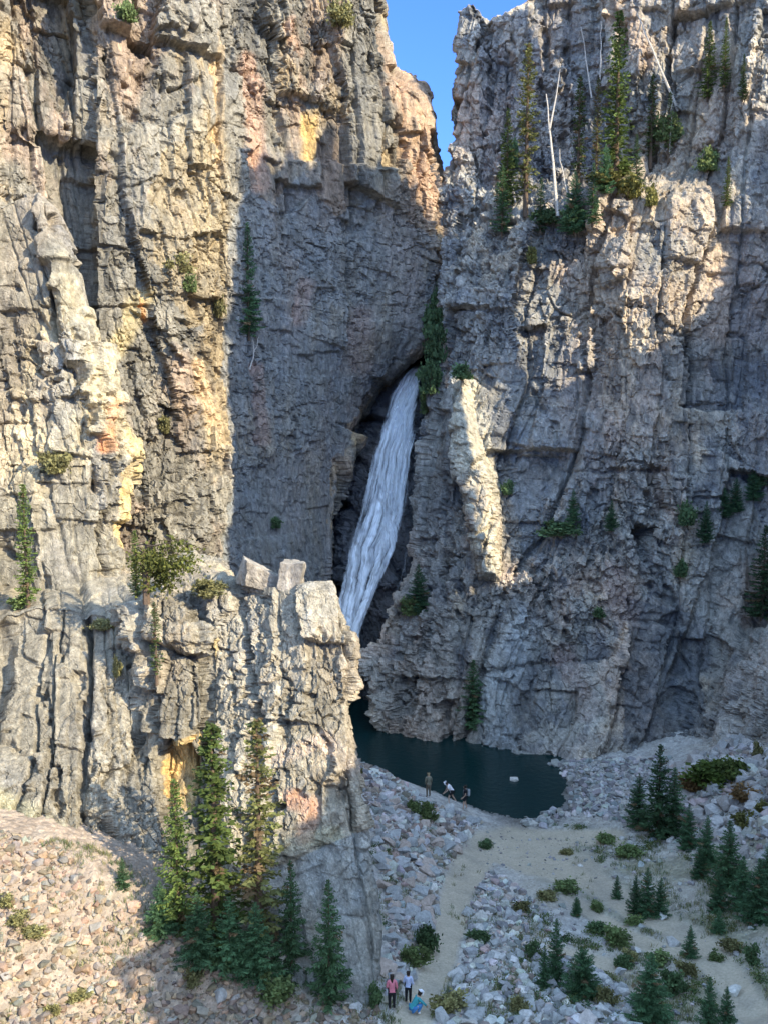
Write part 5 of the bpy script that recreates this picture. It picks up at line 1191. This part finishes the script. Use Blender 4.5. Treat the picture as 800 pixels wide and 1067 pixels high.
c_blue = flat_mat('blue_cloth', (.06, .20, .45)); c_teal = flat_mat('teal_cloth', (.05, .28, .32)); c_camo = flat_mat('drab_cloth', (.20, .19, .14)); c_camo2 = flat_mat('brown_patterned_cloth', (.15, .12, .09)); c_grey = flat_mat('grey_cloth', (.35, .36, .38))
h_dark = flat_mat('dark_hair', (.03, .02, .015)); h_fair = flat_mat('fair_hair', (.38, .28, .17)); s_grey = flat_mat('grey_shoe', (.30, .29, .28)); s_white = flat_mat('white_shoe', (.7, .7, .7)); s_brown = flat_mat('brown_shoe', (.12, .08, .05))
person(446, 831, .3, dict(lw=(-.20, .10, .92), rw=(.20, .12, .95), lh=(-.18, .17, .90), rh=(.17, .20, .93)), 'person in drab jacket and patterned trousers, left one of three by the pool', c_camo, c_camo2, h_fair, s_brown)
# mid-stride, bent forward, stepping down to the left
person(470, 838, 1.75, dict(wai=(0, .05, 1.06), che=(0, .16, 1.22), nb=(0, .26, 1.33), nk=(0, .30, 1.37), hd=(0, .37, 1.43), ht=(0, .41, 1.49), nose=(0, .45, 1.38), ls=(-.17, .24, 1.30), rs=(.17, .24, 1.30), le=(-.24, .34, 1.06), re=(.24, .28, 1.05), lw=(-.22, .50, .92), rw=(.22, .36, .83), lh=(-.21, .56, .88), rh=(.22, .40, .77),
       lk=(-.10, .22, .55), la=(-.10, .20, .12), lt=(-.11, .34, .06), rk=(.10, -.10, .50), ra=(.10, -.34, .13), rt=(.11, -.22, .06)), 'person in white shirt and white cap stepping down the rocks by the pool', c_white, c_black, h_dark, s_white, shorts=True, sleeves='short', hat=c_white)
_, J3 = person(484, 844, 1.5, dict(hd=(0, .05, 1.57), nose=(0, .13, 1.53), lk=(-.10, .10, .50), la=(-.10, .12, .09), lt=(-.11, .26, .035), rk=(.10, .0, .49), ra=(.10, -.12, .09), rt=(.11, .02, .035), lw=(-.22, .14, .92), lh=(-.21, .20, .87)), 'person in black shirt and shorts with bare legs, right one of three by the pool', c_black, c_black, h_dark, s_grey, shorts=True, sleeves='short')
pe = ground_at(484, 844); bm = bmesh.new(); bmesh.ops.create_cube(bm, size=1.0)
for q in bm.verts: q.co.x *= .30 * (.85 if q.co.z > 0 else 1); q.co.y *= .16; q.co.z *= .46
bmesh.ops.bevel(bm, geom=bm.edges[:] + bm.verts[:], offset=.05, segments=3, affect='EDGES'); me = bpy.data.meshes.new('backpack'); bm.to_mesh(me); bm.free()
cy, sy = math.cos(1.5), math.sin(1.5); off = np.array([0, -.24, 1.22])
ob = link('backpack', me, c_grey); ob.location = (pe[0] + cy * off[0] - sy * off[1], pe[1] + sy * off[0] + cy * off[1], pe[2] + off[2]); ob.rotation_euler = (0, 0, 1.5)
tag(ob, 'grey backpack worn by the person in black at the pool', 'backpack')
for s in (-1, 1):
    skin_obj('strap', [(s * .10, .06, .20), (s * .11, .16, .24), (s * .11, .37, .16), (s * .11, .38, -.05), (s * .12, .20, -.15), (s * .12, .06, -.16)], [(0, 1), (1, 2), (2, 3), (3, 4), (4, 5)], [(.02, .008)] * 6, c_grey, ob)
person(408, 1053, .1, dict(lw=(-.18, .14, 1.05), rw=(.24, .10, .95), lh=(-.12, .22, 1.08), rh=(.24, .16, .90)), 'person in pink jacket and black leggings standing with their back turned', c_pink, c_black, h_dark, s_white, long_hair=True, h=1.42)
person(425, 1046, -.2, dict(lw=(-.26, .12, .98), rw=(.26, .12, .98), lh=(-.26, .19, .95), rh=(.26, .19, .95)), 'person in pale blue top and black trousers beside the pink jacket', c_lilac, c_black, h_dark, s_grey, h=1.32)
# crouching: hips low, knees forward, hands down by the feet
person(433, 1056, -1.1, dict(pel=(0, -.18, .30), wai=(0, -.12, .43), che=(0, .02, .60), nb=(0, .12, .72), nk=(0, .16, .77), hd=(0, .22, .85), ht=(0, .24, .92), nose=(0, .305, .82), ls=(-.17, .10, .69), rs=(.17, .10, .69), le=(-.24, .28, .50), re=(.24, .28, .50), lw=(-.14, .42, .30), rw=(.16, .44, .30), lh=(-.12, .46, .23), rh=(.13, .48, .23),
       lp=(-.10, -.14, .28), rp=(.10, -.14, .28), lk=(-.16, .24, .46), rk=(.16, .24, .46), la=(-.13, .02, .09), ra=(.13, .02, .09), lt=(-.14, .16, .035), rt=(.14, .16, .035)), 'person in teal top and blue trousers crouching on the track', c_teal, c_blue, h_dark, s_white, hat=c_white, h=1.45)
print('people', time.time() - T0)

w = bpy.data.worlds.new('World'); SC.world = w; w.use_nodes = True
nt = w.node_tree; bg = nt.nodes['Background']; sk = nt.nodes.new('ShaderNodeTexSky'); sk.sky_type = 'NISHITA'
sk.sun_disc = False; sk.sun_elevation = math.asin(SUN[2]); sk.sun_rotation = math.atan2(SUN[0], SUN[1]); sk.altitude = 1500; sk.air_density = 2.0; sk.dust_density = 1.5; sk.ozone_density = 1.5
tint = nt.nodes.new('ShaderNodeVectorMath'); tint.operation = 'MULTIPLY'
tc = nt.nodes.new('ShaderNodeTexCoord'); sx_ = nt.nodes.new('ShaderNodeSeparateXYZ'); rp = nt.nodes.new('ShaderNodeValToRGB')
nt.links.new(tc.outputs['Generated'], sx_.inputs[0]); nt.links.new(sx_.outputs[2], rp.inputs[0]); rp.color_ramp.interpolation = 'EASE'
rp.color_ramp.elements[0].position = .37; rp.color_ramp.elements[0].color = (.10, .19, .52, 1); rp.color_ramp.elements[1].position = .50; rp.color_ramp.elements[1].color = (1, 1, 1, 1)
nt.links.new(rp.outputs[0], tint.inputs[1]); nt.links.new(sk.outputs[0], tint.inputs[0]); nt.links.new(tint.outputs[0], bg.inputs[0])
bg.inputs[1].default_value = .15
sl = bpy.data.lights.new('sun', 'SUN'); sl.energy = 2.0; sl.angle = math.radians(.42); sl.color = (1, .88, .64)
so = bpy.data.objects.new('sun', sl); COL.objects.link(so)
from mathutils import Vector
so.rotation_euler = Vector(SUN).to_track_quat('Z', 'Y').to_euler(); so.location = (60, -40, 90)
cd = bpy.data.cameras.new('camera'); co = bpy.data.objects.new('camera', cd); COL.objects.link(co)
cd.sensor_fit = 'VERTICAL'; cd.sensor_height = 24; cd.lens = 24 * FPX / 1067; cd.clip_end = 3000; cd.clip_start = .1
co.location = CAM; co.rotation_euler = (math.pi / 2 - PITCH, 0, 0); SC.camera = co
SC.view_settings.view_transform = 'Standard'; SC.view_settings.look = 'None'; SC.view_settings.exposure = 2.2; SC.view_settings.gamma = 1
SC.render.engine = 'CYCLES'; SC.cycles.max_bounces = 4; SC.cycles.diffuse_bounces = 3; SC.cycles.transparent_max_bounces = 12
print('script', time.time() - T0)
